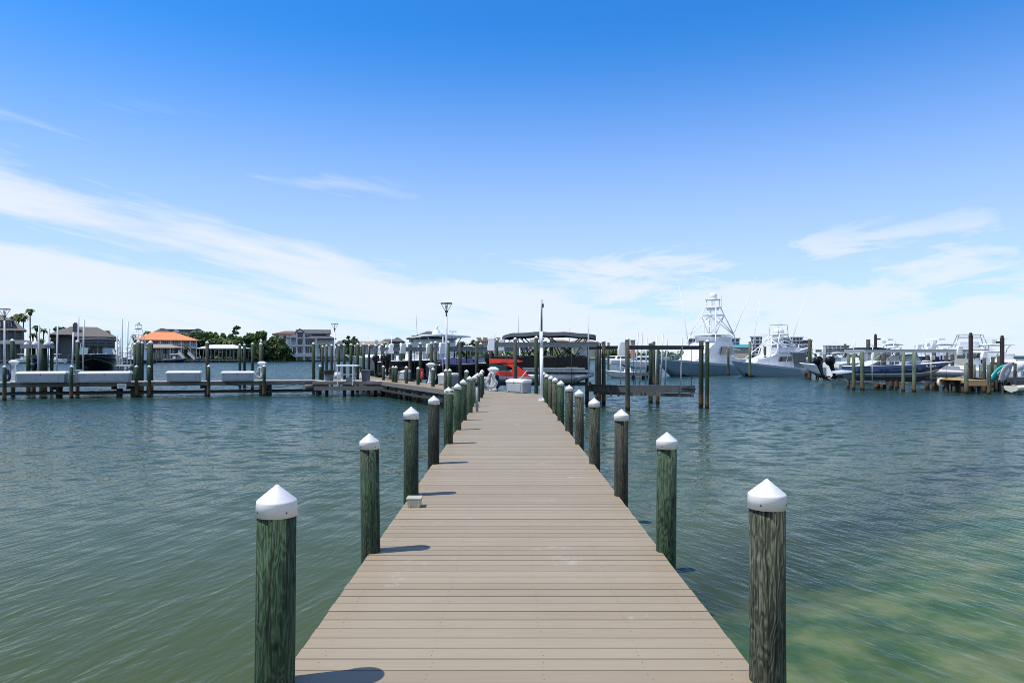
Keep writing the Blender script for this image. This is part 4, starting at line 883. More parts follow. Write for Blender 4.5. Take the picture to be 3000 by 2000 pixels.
t, sh, bm_ = boat('center_console', 'black hulled centre console boat under a white hardtop with radar dome', 'motorboat', (-8.1, 46.0, 1.5), SL, 8.0, 2.7, .72, 1.05, .45, hullm, 'boats on the walkway lifts', stripe=(.3,.72))
console(t, 3.4, .3); tt = ttop(t, 3.6, .4, 3.6, 2.4, 2.0)
b = MB(); b.lathe([(.3,0),(.33,.08),(.22,.3),(.1,.42),(.14,.5),(.1,.62),(.02,.68)], (3.4,.2,2.5), 14); b.build('radar_dome', M['white'], tt)
b = MB(); b.cyl((4.6,.3,2.5),(4.6,.3,2.72),.05); b.box(4.3,4.9,.2,.4,2.72,2.82); b.build('radar_bar', M['white'], tt)
b = MB(); b.cyl((2.2,.8,2.4),(2.1,.8,4.1),.014,.006,n=5); b.build('antenna', M['darksteel'], tt)
seat(t, 2.4, 0, .3, w=.9)
for y in (-.4,.4): outboard(t, -.15, y, .35, 'black', .8)
lift('boat lift under the black centre console with the hardtop', (-8.3, 46.0), SL, 7.2, 3.4, 3.02, 1.0, motors=((.08,-1),(.10,1)), guides=((.8,1.6,1,4.0),))
t, sh, bm_ = boat('bay_boat', 'low black hulled open boat with a white gunwale behind the second power pedestal', 'motorboat', (-9.8, 51.0, 1.5), SL, 6.2, 2.4, .6, .95, .4, hullm, 'boats on the walkway lifts', stripe=(.3,.72))
console(t, 2.6, .2, h=1.0); outboard(t, -.1, 0, .3, 'black', .8); seat(t, 1.7, 0, .2)
lift('boat lift under the low open boat behind the second power pedestal', (-9.9, 51.0), SL, 6.2, 3.2, 3.0, 1.0, motors=((.05,-1),(.1,1)))
t, sh, bm_ = boat('cuddy_boat', 'white lifted boat with a blue grey bottom, bow pointing left behind the bin platform', 'motorboat', (X_(1240,56), 57.0, 1.35), R(205), 6.6, 2.4, .85, 1.25, .5, ['white','greybottom','white','white','white'], 'boats on the walkway lifts')
windscreen(t, 2.2, 3.9, 1.9, 1.0, .5); b = MB(); b.tbox(4.3,0,.9,1.3,2.2,1.7,1.2,1.0); b.build('cabin', M['white'], t, bev=.1)
b = MB(); b.box(3.5,4.9,-.98,-.9,.95,1.12); b.build('port_light', M['glass'], t)
lift('boat lift under the white boat whose bow points left', (X_(1095,54), 54.2), SL, 6.6, 3.2, 3.0, .85, motors=((.5,-1),(.5,1)), guides=((3.3,-1.3,.8,3.6),))
# small white console boat between the far tall pilings
t, sh, bm_ = boat('skiff', 'small white skiff with console between the pilings behind the cleaning table', 'motorboat', (X_(1010,58), 56.5, .12), R(15), 4.6, 1.8, .45, .65, .3, ['white','white','white','white','white'])
console(t, 2.0, .1, h=.95); outboard(t, -.1, 0, .2, 'white', .85)
# ------------------------------------------------------------------ boats behind the left walkway
t, sh, bm_ = boat('bow_rider', 'black bow rider on a lift facing the viewer behind the longest dock box', 'motorboat', (-31.8, 53.3, 1.55), R(-64), 7.0, 2.7, 1.0, 1.12, .45, ['black','black','alu','white','white'], None, stripe=(.28,.33), full=.72, rake=.5, flare=.1, ent=2.6)
for s in (-1,1):
    b = MB(); b.add([(3.4,s*1.15,1.08),(4.9,s*1.05,1.12),(5.2,s*.45,1.15),(3.2,s*1.1,1.55),(4.5,s*.98,1.6),(4.8,s*.45,1.6)], [(0,1,4,3),(1,2,5,4)]); o = b.build('windscreen', M['cglass'], t)
    f = MB(); f.tube([b.v[3], b.v[4], b.v[5]], .025); f.tube([b.v[0], b.v[1], b.v[2]], .025); f.tube([b.v[1], b.v[4]], .02); f.tube([b.v[2], b.v[5]], .02); f.build('frame', M['darksteel'], o)
b = MB(); rows = []
for i in range(7):
    u = i/6; x = 1.2+2.6*u; zz = 2.16+.14*math.sin(math.pi*u); rows.append([(x,-1.32,zz-.14),(x,-1.2,zz),(x,0,zz+.07),(x,1.2,zz),(x,1.32,zz-.14)])
b.grid(rows); b.add(rows[-1] + [(p[0],p[1],p[2]-.12) for p in rows[-1]], [(i,i+1,6+i,5+i) for i in range(4)]); b.build('canopy', M['navycanvas'], t)
for s in (-1,1):
    for x0, x1 in ((2.9,1.4),(2.6,3.7)): b = MB(); b.cyl((x0,s*1.2,1.05),(x1,s*1.25,2.1),.028,n=6); b.build('canopy_frame', M['alu'], t)
b = MB(); b.box(2.4,3.1,-1.1,-.35,.8,1.45); b.box(2.4,3.1,.35,1.1,.8,1.45); b.build('seating', M['blackmat'], t, bev=.06)
b = MB()
for x, y in ((5.6,.7),(5.6,-.7),(6.4,.25)): b.box(x-.08,x+.08,y-.03,y+.03,1.12,1.2)
b.build('cleats', M['alu'], t)
lift('boat lift holding the black bow rider behind the left walkway', (X_(278,47), 47.3), R(116), 6.0, 3.0, 2.35, 1.1, motors=(), cradle=True)
def jetski(name, label, loc, rz, mh, mt_, ms='blackmat'):
    t = thing(name, label, 'jet ski', loc, rz); b = MB(); rows = []
    for i in range(11):
        u = i/10; x = 3.2*u; w = .58*(1-max(0,(u-.5)/.5)**2.2)+.01; z1 = .42+.12*u; zk = 0 if u < .6 else .38*((u-.6)/.4)**2
        rows.append([(x,-w*.85,z1+.02),(x,-w,z1-.06),(x,-w*.8,zk+.14),(x,0,zk),(x,w*.8,zk+.14),(x,w,z1-.06),(x,w*.85,z1+.02)])
    b.grid(rows); b.add(rows[0], [tuple(range(7))]); b.grid([[r[0], (r[0][0],0,r[0][2]+.06), r[6]] for r in rows]); b.build('hull', M[mh], t)
    b = MB(); rows = []
    for i in range(9):
        u = i/8; x = 1.55+1.45*u; w = .40*(1-u**2*.75); z = .98-.42*u**1.3 if u > .15 else .8+.18*u/.15; rows.append([(x,-w*1.1,.46),(x,-w*.7,z-.08),(x,0,z),(x,w*.7,z-.08),(x,w*1.1,.46)])
    b.grid(rows); b.add(rows[0], [tuple(range(5))]); b.build('front_cowl', M[mt_], t)
    b = MB(); b.tbox(.85,0,.45,.82,1.5,.55,1.4,.3); b.build('seat', M[ms], t, bev=.06)
    b = MB(); b.tube([(1.62,-.38,1.0),(1.72,-.15,1.04),(1.72,.15,1.04),(1.62,.38,1.0)], .025); b.build('handlebar', M['blackmat'], t)
    b = MB(); b.box(2.0,2.5,-.36,-.2,.66,.76); b.box(2.0,2.5,.2,.36,.66,.76); b.build('trim', M['alu'], t)
    return t
jetski('jet_ski', 'dark navy jet ski on a lift behind the leftmost long dock box', (X_(126,49.6), 49.4, Z_(1087,46.8)), R(-62), 'navy', 'navy')
lift('small jet ski lift with domed motors behind the leftmost long dock box', (X_(146,46.4), 46.4), R(112), 3.6, 2.2, 2.5, 1.3, motors=(), cradle=True, m='galv')
for k, (px, y) in enumerate(((83,46.2),(98,47.0),(121,46.2),(132,47.0))):
    o = piling(X_(px,y), y, Z_(1020,y), .26, 'thick lift piling below a grey cap beam, %s from the left beside the jet ski' % ORD[k], 'thick pilings of the jet ski lift', 'pile_green', cap=False)
for px, y in ((92,46.6),(127,46.6)):
    t = thing('dome_hoist', 'grey hoist beam with white domed covers, %s of two above the jet ski pilings' % ('left' if px < 100 else 'right'), 'hoist', at(px,1015,y), 0, 'domed hoists of the jet ski lift')
    b = MB(); b.box(-.42,.42,-.5,.5,-.12,.12); b.build('beam', M['galv'], t)
    if px < 100:
        b = MB(); b.ball((-.2,-.2,.1),.16,.16,.22,n=12,z0=0); b.build('dome', M['cap'], t)
    b = MB(); b.ball((.2,.1,.1),.22,.22,.3,n=12,z0=0); b.build('dome', M['cap'], t)
for k, (px, y0, y1, Y, ln) in enumerate([(110,951.7,1087,45.5,5),(138,962,1048,48,6),(165,952.5,1087,45.5,4),(210,973,1072,46,5),(229,928,1020,46,1),(242,936,1026,47,4),(344,982,1064,46,-1),(352,990,1060,47,0),(357,933,1062,45.5,1),(372,942,1062,46.5,3)]):
    b = MB(); a = at(px,y1,Y); q = at(px+ln,y0,Y); b.cyl((a[0],a[1],.6),q,.05 if k < 6 else .04,n=8); tag(b.build('guide_pole', M['pvc']), 'tall white guide pole, %s from the left behind the left walkway' % ORD[k], 'guide pole', 'guide poles behind the left walkway')
t = thing('boarding_ladder', 'grey aluminium ladder frame on a timber stand right of the black bow rider', 'ladder', at(366,1112,45.6), .1)
b = MB()
for x in (-.38,.38): b.cyl((x,0,1.0),(x,0,2.35),.03); b.cyl((x,.5,1.0),(x,.5,2.0),.03)
for z in (1.2,1.5,1.8,2.1): b.cyl((-.38,0,z),(.38,0,z),.022)
b.build('rails', M['alu'], t)
b = MB(); b.box(-.5,.5,-.2,.7,.9,1.0); b.build('platform', M['offwhite'], t)
for x in (-.45,.45): b = MB(); b.box(x-.07,x+.07,-.1,.05,-2.0,.9); b.box(x-.07,x+.07,.5,.64,-2.0,.9); b.build('leg', M['oldwood'], t)
b = MB(); b.bar((-.45,-.12,.3),(.45,-.12,.8),.04,.1); b.bar((-.45,-.14,.8),(.45,-.14,.3),.04,.1); b.build('cross_brace', M['oldwood'], t)
b = MB(); rng = random.Random(2)
for side in (0,):
    pts = [lwp(21.5+i*.45, -.05, .82 - .42*math.sin(math.pi*min(1,i/11))**1.0*(1-i/26)) for i in range(13)]
    b.tube(pts, .025)
tag(b.build('mooring_line', M['greenhose']), 'dark blue mooring line sagging along the right end of the left walkway', 'rope')
p = [(.75,28.95,.30),(.65,29.3,.2)]
b = MB(); b.tube([at(1522,1109,30.6), at(1530,1102,31), at(1540,1090,31.6), at(1546,1085,32)], .018); tag(b.build('mooring_line', M['rope']), 'white mooring line running up from the nearest dock box to the pontoon boat', 'rope')
# ------------------------------------------------------------------ the two sport fishing yachts and the marina on the right
def poles(parent, segs, r, m='white', name='strut'):
    for p, q in segs:
        b = MB(); b.cyl(p, q, r, n=6); b.build(name, M[m], parent)
def sportfisher(label, loc, rz, L, B, fs, fb, mats, cabin, tower, out, **kw):
    t, sh, bm_ = boat('sport_fishing_yacht', label, 'yacht', loc, rz, L, B, fs, fb, .9, mats, None, rake=L*.12, flare=.42, full=.5, stripe=(.86,.93), lifted=False, **kw)
    x0, x1, zc, hw = cabin                                     # cabin from x0 (aft) to x1 (foot of its front), roof height zc
    zf = sh((x1/L)) + .02; za = sh(x0/L)
    b = MB(); rows = []
    for x, z, w in ((x0,za,1.0),(x0+.1,zc,.86),(x0+(x1-x0)*.42,zc+.05,.82),(x0+(x1-x0)*.55,zc-.25,.80),(x1-(x1-x0)*.12,zf+.45,.62),(x1,zf,.55)):
        rows.append([(x,-hw*(1 if i == 0 else w),za if x < x1-1 else zf) if False else (x,-hw*w,z) for i in (0,)] + [(x,0,z+.10),(x,hw*w,z)])
    b.grid(rows, smooth=False)
    base = [(p[0][0], p[0][1], min(za, zf)-.15) for p in rows]
    for sgn in (1, -1):
        top = [(p[0][0], p[0][1]*sgn, p[0][2]) for p in rows]; low = [(p[0], p[1]*sgn*1.02, sh(min(1,max(0,p[0]/L)))) for p in base]
        n = len(top); b.add(top+low, [(i,i+1,n+i+1,n+i) for i in range(n-1)])
    b.add([rows[0][0], rows[0][2], (x0,hw,za-.1), (x0,-hw,za-.1)], [(0,1,2,3)]); cab = b.build('cabin', M['white'], t)
    g = MB(); d = x1-x0
    for s in (-1,1):
        g.ext([(x0+d*.06,s*hw*.955,za+(zc-za)*.48),(x0+d*.42,s*hw*.925,za+(zc-za)*.46),(x0+d*.36,s*hw*.905,za+(zc-za)*.80),(x0+d*.06,s*hw*.925,za+(zc-za)*.80)], (0,s*.05,0))
    g.build('side_window', M['glass'], cab)
    # flying bridge
    fx0, fx1 = x0+d*.02, x0+d*.46; b = MB()
    pts = [(fx0,-hw*.8),(fx1-.5,-hw*.78),(fx1,-hw*.4),(fx1,hw*.4),(fx1-.5,hw*.78),(fx0,hw*.8)]
    b.grid([[(p[0],p[1],zc+.04) for p in pts],[(p[0]+.12,p[1]*1.04,zc+.75) for p in pts]], smooth=False); fbz = zc+.75
    b.box(fx0+.8,fx0+1.6,-.5,.5,zc+.05,zc+1.0); b.build('flying_bridge', M['white'], t)
    if tower:
        tx0, tx1, tz1, tz2, tz3 = tower                         # hardtop, mid ring, upper station heights
        w1 = hw*.95; b = MB(); rows = [[(tx0+(tx1-tx0)*u,-w1*math.cos((u-.5)*1.6),tz1),(tx0+(tx1-tx0)*u,0,tz1+.22*math.sin(math.pi*u)),(tx0+(tx1-tx0)*u,w1*math.cos((u-.5)*1.6),tz1)] for u in [i/8 for i in range(9)]]
        b.grid(rows); b.grid([[(p[0],p[1],p[2]-.10) for p in r] for r in rows]); ed = [r[0] for r in rows]+[r[-1] for r in rows[::-1]]
        b.add(ed+[(p[0],p[1],p[2]-.1) for p in ed], [(i,(i+1)%len(ed),len(ed)+(i+1)%len(ed),len(ed)+i) for i in range(len(ed))]); b.build('hard_top', M['white'], t)
        cx = (tx0+tx1)/2 - .2
        legs = [(tx0+.2,-w1*.9),(tx1-.2,-w1*.9),(tx0+.2,w1*.9),(tx1-.2,w1*.9)]
        def lerp(z, k):
            u = (z-tz1)/(tz3-tz1); return (legs[k][0]+(cx+(.7 if k%2 else -.7)-legs[k][0])*u, legs[k][1]+((.75 if legs[k][1] > 0 else -.75)-legs[k][1])*u, z)
        b = MB()
        for k in range(4): b.cyl((legs[k][0]+(.5 if k%2 else -.1), legs[k][1]*1.12, zc-.2), (legs[k][0],legs[k][1],tz1), .07, n=6); b.cyl((legs[k][0],legs[k][1],tz1), lerp(tz3,k), .075, n=6)
        for a, c in ((0,1),(2,3),(0,2),(1,3)):
            b.cyl((legs[a][0],legs[a][1],tz1), lerp(tz2,c), .055, n=6); b.cyl((legs[c][0],legs[c][1],tz1), lerp(tz2,a), .055, n=6)
        b.build('tower_frame', M['white'], t)
        for z, grow in ((tz2,1.12),(tz3,1.25)):
            b = MB(); q = [lerp(z,k) for k in (0,1,3,2)]; cxm = sum(p[0] for p in q)/4; ring = []
            for i in range(17):
                a = 2*math.pi*i/16; ring.append((cxm + (abs(q[1][0]-q[0][0])/2+.12)*grow*math.cos(a), (abs(q[2][1])+.12)*grow*math.sin(a), z))
            b.tube(ring, .075, 6)
            if z == tz3: b.add([p for p in ring[:-1]] + [(p[0],p[1],z+.12) for p in ring[:-1]], [tuple(range(16)), tuple(range(16,32))] + [(i,(i+1)%16,16+(i+1)%16,16+i) for i in range(16)])
            b.build('tower_ring', M['white'], t)
        b = MB(); x = cx-.1
        for i in range(9): z = tz1+.25+i*(tz2-tz1-.3)/8; b.cyl((x,-.22,z),(x,.22,z),.025,n=5)
        b.cyl((x,-.22,tz1),(x,-.22,tz3),.025,n=5); b.cyl((x,.22,tz1),(x,.22,tz3),.025,n=5); b.build('ladder', M['white'], t)
        if tz3 - tz1 > 2.5:
            b = MB(); b.lathe([(.7,tz3-.35),(.8,tz3-.28),(.8,tz3-.05),(.5,tz3+.05),(.1,tz3+.1)], (cx,0,0), 16); b.build('upper_station', M['white'], t)
            b = MB(); b.lathe([(.92,tz3+1.02),(1.02,tz3+1.07),(.98,tz3+1.15),(.1,tz3+1.22)], (cx,0,0), 16)
            b.build('sun_top', M['white'], t)
            for i in range(4): a = i*math.pi/2+.6; b = MB(); b.cyl((cx+.78*math.cos(a),.78*math.sin(a),tz3),(cx+.85*math.cos(a),.85*math.sin(a),tz3+1.05),.05,n=5); b.build('sun_top_leg', M['white'], t)
            b = MB(); b.lathe([(.42,tz3+1.18),(.46,tz3+1.3),(.52,tz3+1.4),(.52,tz3+1.68),(.40,tz3+1.93),(.2,tz3+2.05),(.05,tz3+2.08)], (cx,0,0), 16); b.build('radar_dome', M['white'], t)
        else:
            b = MB(); b.lathe([(.5,tz3+.1),(.72,tz3+.2),(.5,tz3+.75),(.1,tz3+.85)], (cx,0,0), 14); b.build('upper_station', M['white'], t)
            b = MB(); b.tube([(cx-.9,-.7,tz3),(cx-.7,-.7,tz3+1.25),(cx+.7,-.7,tz3+1.255),(cx+.9,-.7,tz3)], .035); b.tube([(cx-.9,.7,tz3),(cx-.7,.7,tz3+1.25),(cx+.7,.7,tz3+1.255),(cx+.9,.7,tz3)], .035); b.tube([(cx-.7,-.7,tz3+1.25),(cx-.7,.7,tz3+1.25)], .03); b.build('upper_frame', M['alu'], t)
    for p, q in out:
        b = MB(); b.cyl(p, q, .055, .018, n=6)
        u, v = Vector(p), Vector(q); b.cyl(u+(v-u)*.25+Vector((.18,0,0)), u+(v-u)*.75+Vector((.1,0,0)), .01, n=4); b.build('outrigger', M['white'], t)
    rl = MB(); n = 10
    for s in (-1,1):
        pts = []
        for i in range(n): u = .62+.37*i/(n-1); pts.append((L*u-.1, s*max(.02,bm_(u)-.12), sh(u)+.55)); rl.cyl((pts[-1][0],pts[-1][1],sh(u)), pts[-1], .014, n=4)
        rl.tube(pts, .018, 5)
    rl.build('bow_rail', M['alu'], t)
    return t
# bow points left and towards the viewer
B1 = (X_(2150,95), 96.0)
a1 = math.atan2(80.0-96.0, X_(1912,80)-B1[0])
t1 = sportfisher('largest white sport fishing yacht with the tall white tuna tower and pale blue hull', (B1[0], B1[1], 0), a1, 21.0, 5.2, 1.35, 2.25, ['seafoam','bottom','white','white','white'],
     (3.4, 13.6, 4.3, 2.1), (3.0, 9.0, 5.3, 7.95, 8.95), [((7.5,2.4,2.4),(4.7,5.6,12.9)),((7.5,-2.4,2.4),(4.7,-5.6,12.4))])
for (x, y, z0, z1) in ((4.0,1.4,5.3,10.4),(5.2,-1.5,5.3,11.2),(5.2,.9,9.0,12.2),(6.2,-.7,9.0,11.8)):
    b = MB(); b.cyl((x,y,z0),(x-.15,y,z1),.02,.008,n=4); b.build('antenna', M['white'], t1)
B2 = (X_(2345,86), 87.0)
a2 = math.atan2(81.5-87.0, X_(2141,81.5)-B2[0])
L2 = math.hypot(81.5-87.0, X_(2141,81.5)-B2[0])
t2 = sportfisher('smaller white sport fishing yacht with grey cockpit curtains, right of the largest one', (B2[0], B2[1], 0), a2, L2, 4.2, 1.0, 2.0, ['paleblue','bottom','white','white','white'],
     (2.4, 8.6, 2.75, 1.5), (2.0, 5.2, 3.95, 4.75, 5.15), [((4.2,1.8,1.7),(2.1,3.0,10.3)),((6.6,-1.6,1.8),(4.4,-2.0,9.6))])
b = MB()
for s in (-1,1): b.ext([(.3,s*1.62,1.1),(2.6,s*1.6,1.4),(2.6,s*1.5,2.85),(.4,s*1.52,2.9)], (0,s*.03,0))
b.build('cockpit_curtain', M['greycanvas'], t2)
b = MB(); b.box(.6,4.6,-1.5,1.5,2.95,3.05); b.box(.9,3.4,-1.2,1.2,3.05,3.5); b.build('bridge_deck', M['white'], t2)
poles(t2, [((1.2,-1.3,2.9),(1.4,-1.3,3.9)),((1.2,1.3,2.9),(1.4,1.3,3.9)),((5.4,-1.2,2.6),(4.6,-1.2,3.95)),((5.4,1.2,2.6),(4.6,1.2,3.95)),((2.0,1.4,3.9),(8.2,1.1,2.2)),((3.0,-1.2,5.1),(8.6,-.6,2.2)),((6.5,1.4,1.9),(5.6,.9,5.1))], .05)
t3 = sportfisher('large pale blue yacht behind the smaller sport fishing yacht, its bow pointing right', (X_(2225,104), 103.0, .25), R(8), 7.6, 4.4, 2.6, 3.5, ['paleblue','bottom','white','white','white'], (.6, 4.2, 4.7, 1.5), None, [])
t4, sh, b_ = boat('tender', 'white tender with a hardtop between the two sport fishing yachts', 'motorboat', (X_(2190,100), 101, .9), R(195), 6.5, 2.2, 1.2, 1.5, .4, ['white','white','white','white','white']); ttop(t4, 3.0, 1.0, 3.2, 2.0, 1.5); console(t4, 3.0, .9)
for k, (px, yb, yt, mm) in enumerate([(2114.5,1097,1023,'pile_grey'),(2134,1099,1021,'pile_grey'),(2145.5,1080,1031,'pile_grey'),(2197,1105,1000,'pile_pale'),(2241,1102.5,1015,'pile_grey'),(2281,1101,1017,'pile_pale'),(2318,1100,1030,'pile_pale'),(2328,1090,1031,'pile_grey'),
      (2352,1099,1030,'pile_pale'),(2357,1092,1028,'pile_pale'),(2371.4,1110,992.8,'pile_grey'),(2376,1092,1022,'pile_pale'),(2416.6,1110,1013,'pile_pale'),(2441,1100,1021,'pile_pale'),(2471,1094,1030,'pile_pale'),(2475.5,1092,1007,'pile_grey')]):
    Y = CAMZ*FOC/(yb-HY); piling(X_(px,Y), Y, Z_(yt,Y), .30 if px < 2300 else .34, 'uncapped mooring piling, %s from the left round the sport fishing yachts' % ORD[k], 'pilings round the sport fishing yachts', mm, cap=False)
# dock behind the yachts with pedestals
def dock(name, label, p, q, w, z=DECK, mt_='oldwood', legs=5, th=.28):
    t = thing(name, label, 'dock', (0,0,0)); p, q = Vector((*p,0)), Vector((*q,0)); d = (q-p); L = d.length; d.normalize(); n_ = Vector((-d.y,d.x,0)); b = MB(); k = max(2,int(L/.3))
    for i in range(k):
        s0, s1 = L*i/k+.01, L*(i+1)/k-.01
        b.ext([tuple(p+d*s0+Vector((0,0,z-.05))), tuple(p+d*s1+Vector((0,0,z-.05))), tuple(p+d*s1+n_*w+Vector((0,0,z-.05))), tuple(p+d*s0+n_*w+Vector((0,0,z-.05)))], (0,0,.05))
    b.build('deck_boards', M[mt_], t); b = MB()
    for o_ in (.04, w-.04): b = MB(); b.bar(p+n_*o_+Vector((0,0,z-.05-th/2)), p+d*L+n_*o_+Vector((0,0,z-.05-th/2)), .07, th); b.build('fascia_board', M[mt_], t)
    for i in range(legs):
        s = L*(i+.5)/legs; b = MB()
        for o_ in (.25, w-.25): b = MB(); c = p+d*s+n_*o_; b.cyl((c.x,c.y,-1.3),(c.x,c.y,z-.06),.14,n=8); b.build('support_pile', M['darkwood'], t)
    return t
dock('yacht_dock', 'weathered dock with white pedestals right of the smaller sport fishing yacht', (X_(2342,76),75.5), (X_(2520,73),73.5), 2.2)
dock('finger_dock', 'short dark finger dock between the two sport fishing yachts', (X_(2112,92),92), (X_(2160,94),94), 1.2, legs=2)
dock('low_float', 'low dark dock seen between the guide poles of the empty lift', (X_(1845,72),72), (X_(1906,72),72), 1.5, z=.75, legs=2)
pedestal(X_(2394,75.5), 75.5, .05, 'white fan topped pedestal left on the weathered dock by the yachts', 1.1, .95)
pedestal(X_(2413,75.8), 75.8, .05, 'white fan topped pedestal right on the weathered dock by the yachts', 1.1, .95)
b = MB(); b.box(-.9,.9,-.3,.3,0,.95); tag(b.build('timber_crate', M['oldwood'], None, (X_(2404,76.3), 76.6, DECK+.004)), 'brown timber crate between the two fan topped pedestals', 'crate')
b = MB(); b.tbox(0,0,0,.9,.7,.5,.8,.6); o = b.build('bait_cart', M['brownpost'], None, (X_(2379,75.5), 75.8, DECK+.004)); tag(o, 'dark bait cart beside the left fan topped pedestal', 'cart')
t = thing('workboat_stern', 'small aluminium skiff with black outboard moored behind the empty lift', 'motorboat', (X_(1890,78), 78, .1), R(170)); b = MB(); hull(b, 5.0, 1.9, .5, .8, .3); b.build('hull', [M['offwhite']]*5, t); outboard(t, -.1, 0, .35, 'black', 1.0); console(t, 2.0, .2, h=.9)
t['label'] = 'small white skiff with a black outboard moored behind the empty lift'; t.name = 'skiff'
# centre console with twin black outboards left of the blue bow rider
t, sh, bm_ = boat('offshore_boat', 'white centre console boat with twin black outboards left of the blue and white boat', 'motorboat', (X_(2438,63), 63.5, .95), R(14), 9.0, 2.9, .95, 1.5, .55, ['white','greybottom','white','white','white'], 'boats at the right hand docks')
console(t, 4.2, .6, h=1.3); ttop(t, 4.2, .7, 3.0, 2.3, 1.55, 'navycanvas'); seat(t, 3.0, 0, .6, w=1.0)
for y in (-.9, .7): outboard(t, -.25, y, .35, 'black', 1.25, -.35)
b = MB(); b.tbox(6.4,0,1.2,1.7,2.6,1.6,1.4,1.0); b.build('cabin', M['white'], t, bev=.1)
lift('boat lift holding the white centre console with twin outboards', (X_(2436,62), 62.5), R(14), 7.5, 3.6, 3.0, .6, motors=((.1,1),), guides=((1.2,-1.7,.6,4.2),(5.5,-1.7,.6,3.8)))
# blue and white bow rider on its lift
t, sh, bm_ = boat('sport_boat', 'long blue and white bow rider on a lift at the right, bow pointing right', 'motorboat', (X_(2506,50.4), 51.6, 1.12), R(-6), 7.7, 2.5, .66, 1.02, .42, ['blue','greybottom','white','white','white'], 'boats at the right hand docks', stripe=(.22,.30), rake=1.6, flare=.25, low=True)
b = MB(); b.grid([[(1.0,-1.08,.64),(1.0,0,.7),(1.0,1.08,.64)],[(1.7,-1.1,1.0),(1.7,0,1.1),(1.7,1.1,1.0)],[(2.6,-1.12,1.0),(2.6,0,1.0),(2.6,1.12,1.0)],[(4.6,-1.08,.98),(4.6,0,1.05),(4.6,1.08,.98)],[(5.6,-.9,1.02),(5.6,0,1.1),(5.6,.9,1.02)]]); b.build('stern_deck', M['white'], t)
b = MB(); b.ext([(-.9,-.9,.1),(0,-1.05,.2),(0,1.05,.2),(-.9,.9,.1)], (0,0,.14)); b.build('swim_platform', M['white'], t)
windscreen(t, 3.4, 5.0, 1.9, 1.0, .55)
b = MB(); b.tube([(2.2,-1.1,1.0),(3.4,-1.1,2.0),(3.6,0,2.1),(3.4,1.1,2.0),(2.2,1.1,1.0)], .03); b.build('canopy_frame', M['alu'], t)
b = MB(); b.ext([(1.6,-1.255,.36),(3.2,-1.285,.52),(4.6,-1.27,.60),(4.6,-1.27,.57),(3.2,-1.285,.48)], (0,.05,0)); b.build('side_stripe', M['navy'], t)
tx = bpy.data.curves.new('registration', 'FONT'); tx.body = 'AL 3135 P'; tx.size = .19; tx.extrude = .004
to = bpy.data.objects.new('registration', tx); COL.objects.link(to); dg = bpy.context.evaluated_depsgraph_get(); dg.update()
mt2 = bpy.data.meshes.new_from_object(to.evaluated_get(dg)); bpy.data.objects.remove(to)
ro = bpy.data.objects.new('registration', mt2); mt2.materials.clear(); mt2.materials.append(M['white']); COL.objects.link(ro); ro.parent = t; ro.location = (5.0,-1.29,.62); ro.rotation_euler = (R(80),0,R(12))
lift('white boat lift with a long overhead beam carrying the blue and white bow rider', (X_(2520,50.5), 51.4), R(-4), 7.4, 3.4, 2.9, .78, motors=((.85,1),(.9,-1)), m='pvc', guides=((.5,-1.85,.5,2.6),(4.6,-1.85,.5,2.75),(5.4,1.8,.6,3.0),(2.2,1.9,.6,3.2),(3.6,1.9,.6,3.0)))
RD = [(2485,1136,1036,.22,'pile_pale'),(2500.7,1142.8,1034,.25,'pile_pale'),(2526,1143.5,1030,.30,'pile_pale'),(2544,1120,994,.36,'pile_grey'),(2570,1137,1032,.4,'pile_pale'),(2588,1136,1032,.4,'pile_grey'),(2612,1137,1036,.3,'pile_grey'),(2628,1136,1034,.3,'pile_grey'),(2646,1147.5,1032,.22,'pile_pale'),(2678,1148.5,1031,.25,'pile_pale'),(2717,1137,1031,.3,'pile_grey'),(2736,1136,1031,.3,'pile_grey'),(2772,1130,1031,.3,'pile_grey'),(2790,1128,1037,.3,'pile_grey'),
      (2831,1154,1066,.25,'pile_pale'),(2853.5,1146,1067,.2,'pile_pale'),(2873,1147,1067,.2,'pile_pale'),(2884,1150,1048,.22,'pile_grey'),(2897.5,1155,1068,.24,'pile_pale'),(2909,1135,1045,.24,'pile_grey'),(2917,1148,1068,.22,'pile_pale'),(2926,1135,1042,.24,'pile_grey'),(2945,1150,1068,.2,'pile_grey'),(2973,1146,1064,.2,'pile_grey')]
for k, (px, yb, yt, d, mm) in enumerate(RD):
    Y = CAMZ*FOC/(yb-HY); piling(X_(px,Y), Y, Z_(yt,Y), d, 'mooring piling, %s from the left among the right hand docks' % ORD[k], 'pilings of the right hand docks', mm, cap=False)
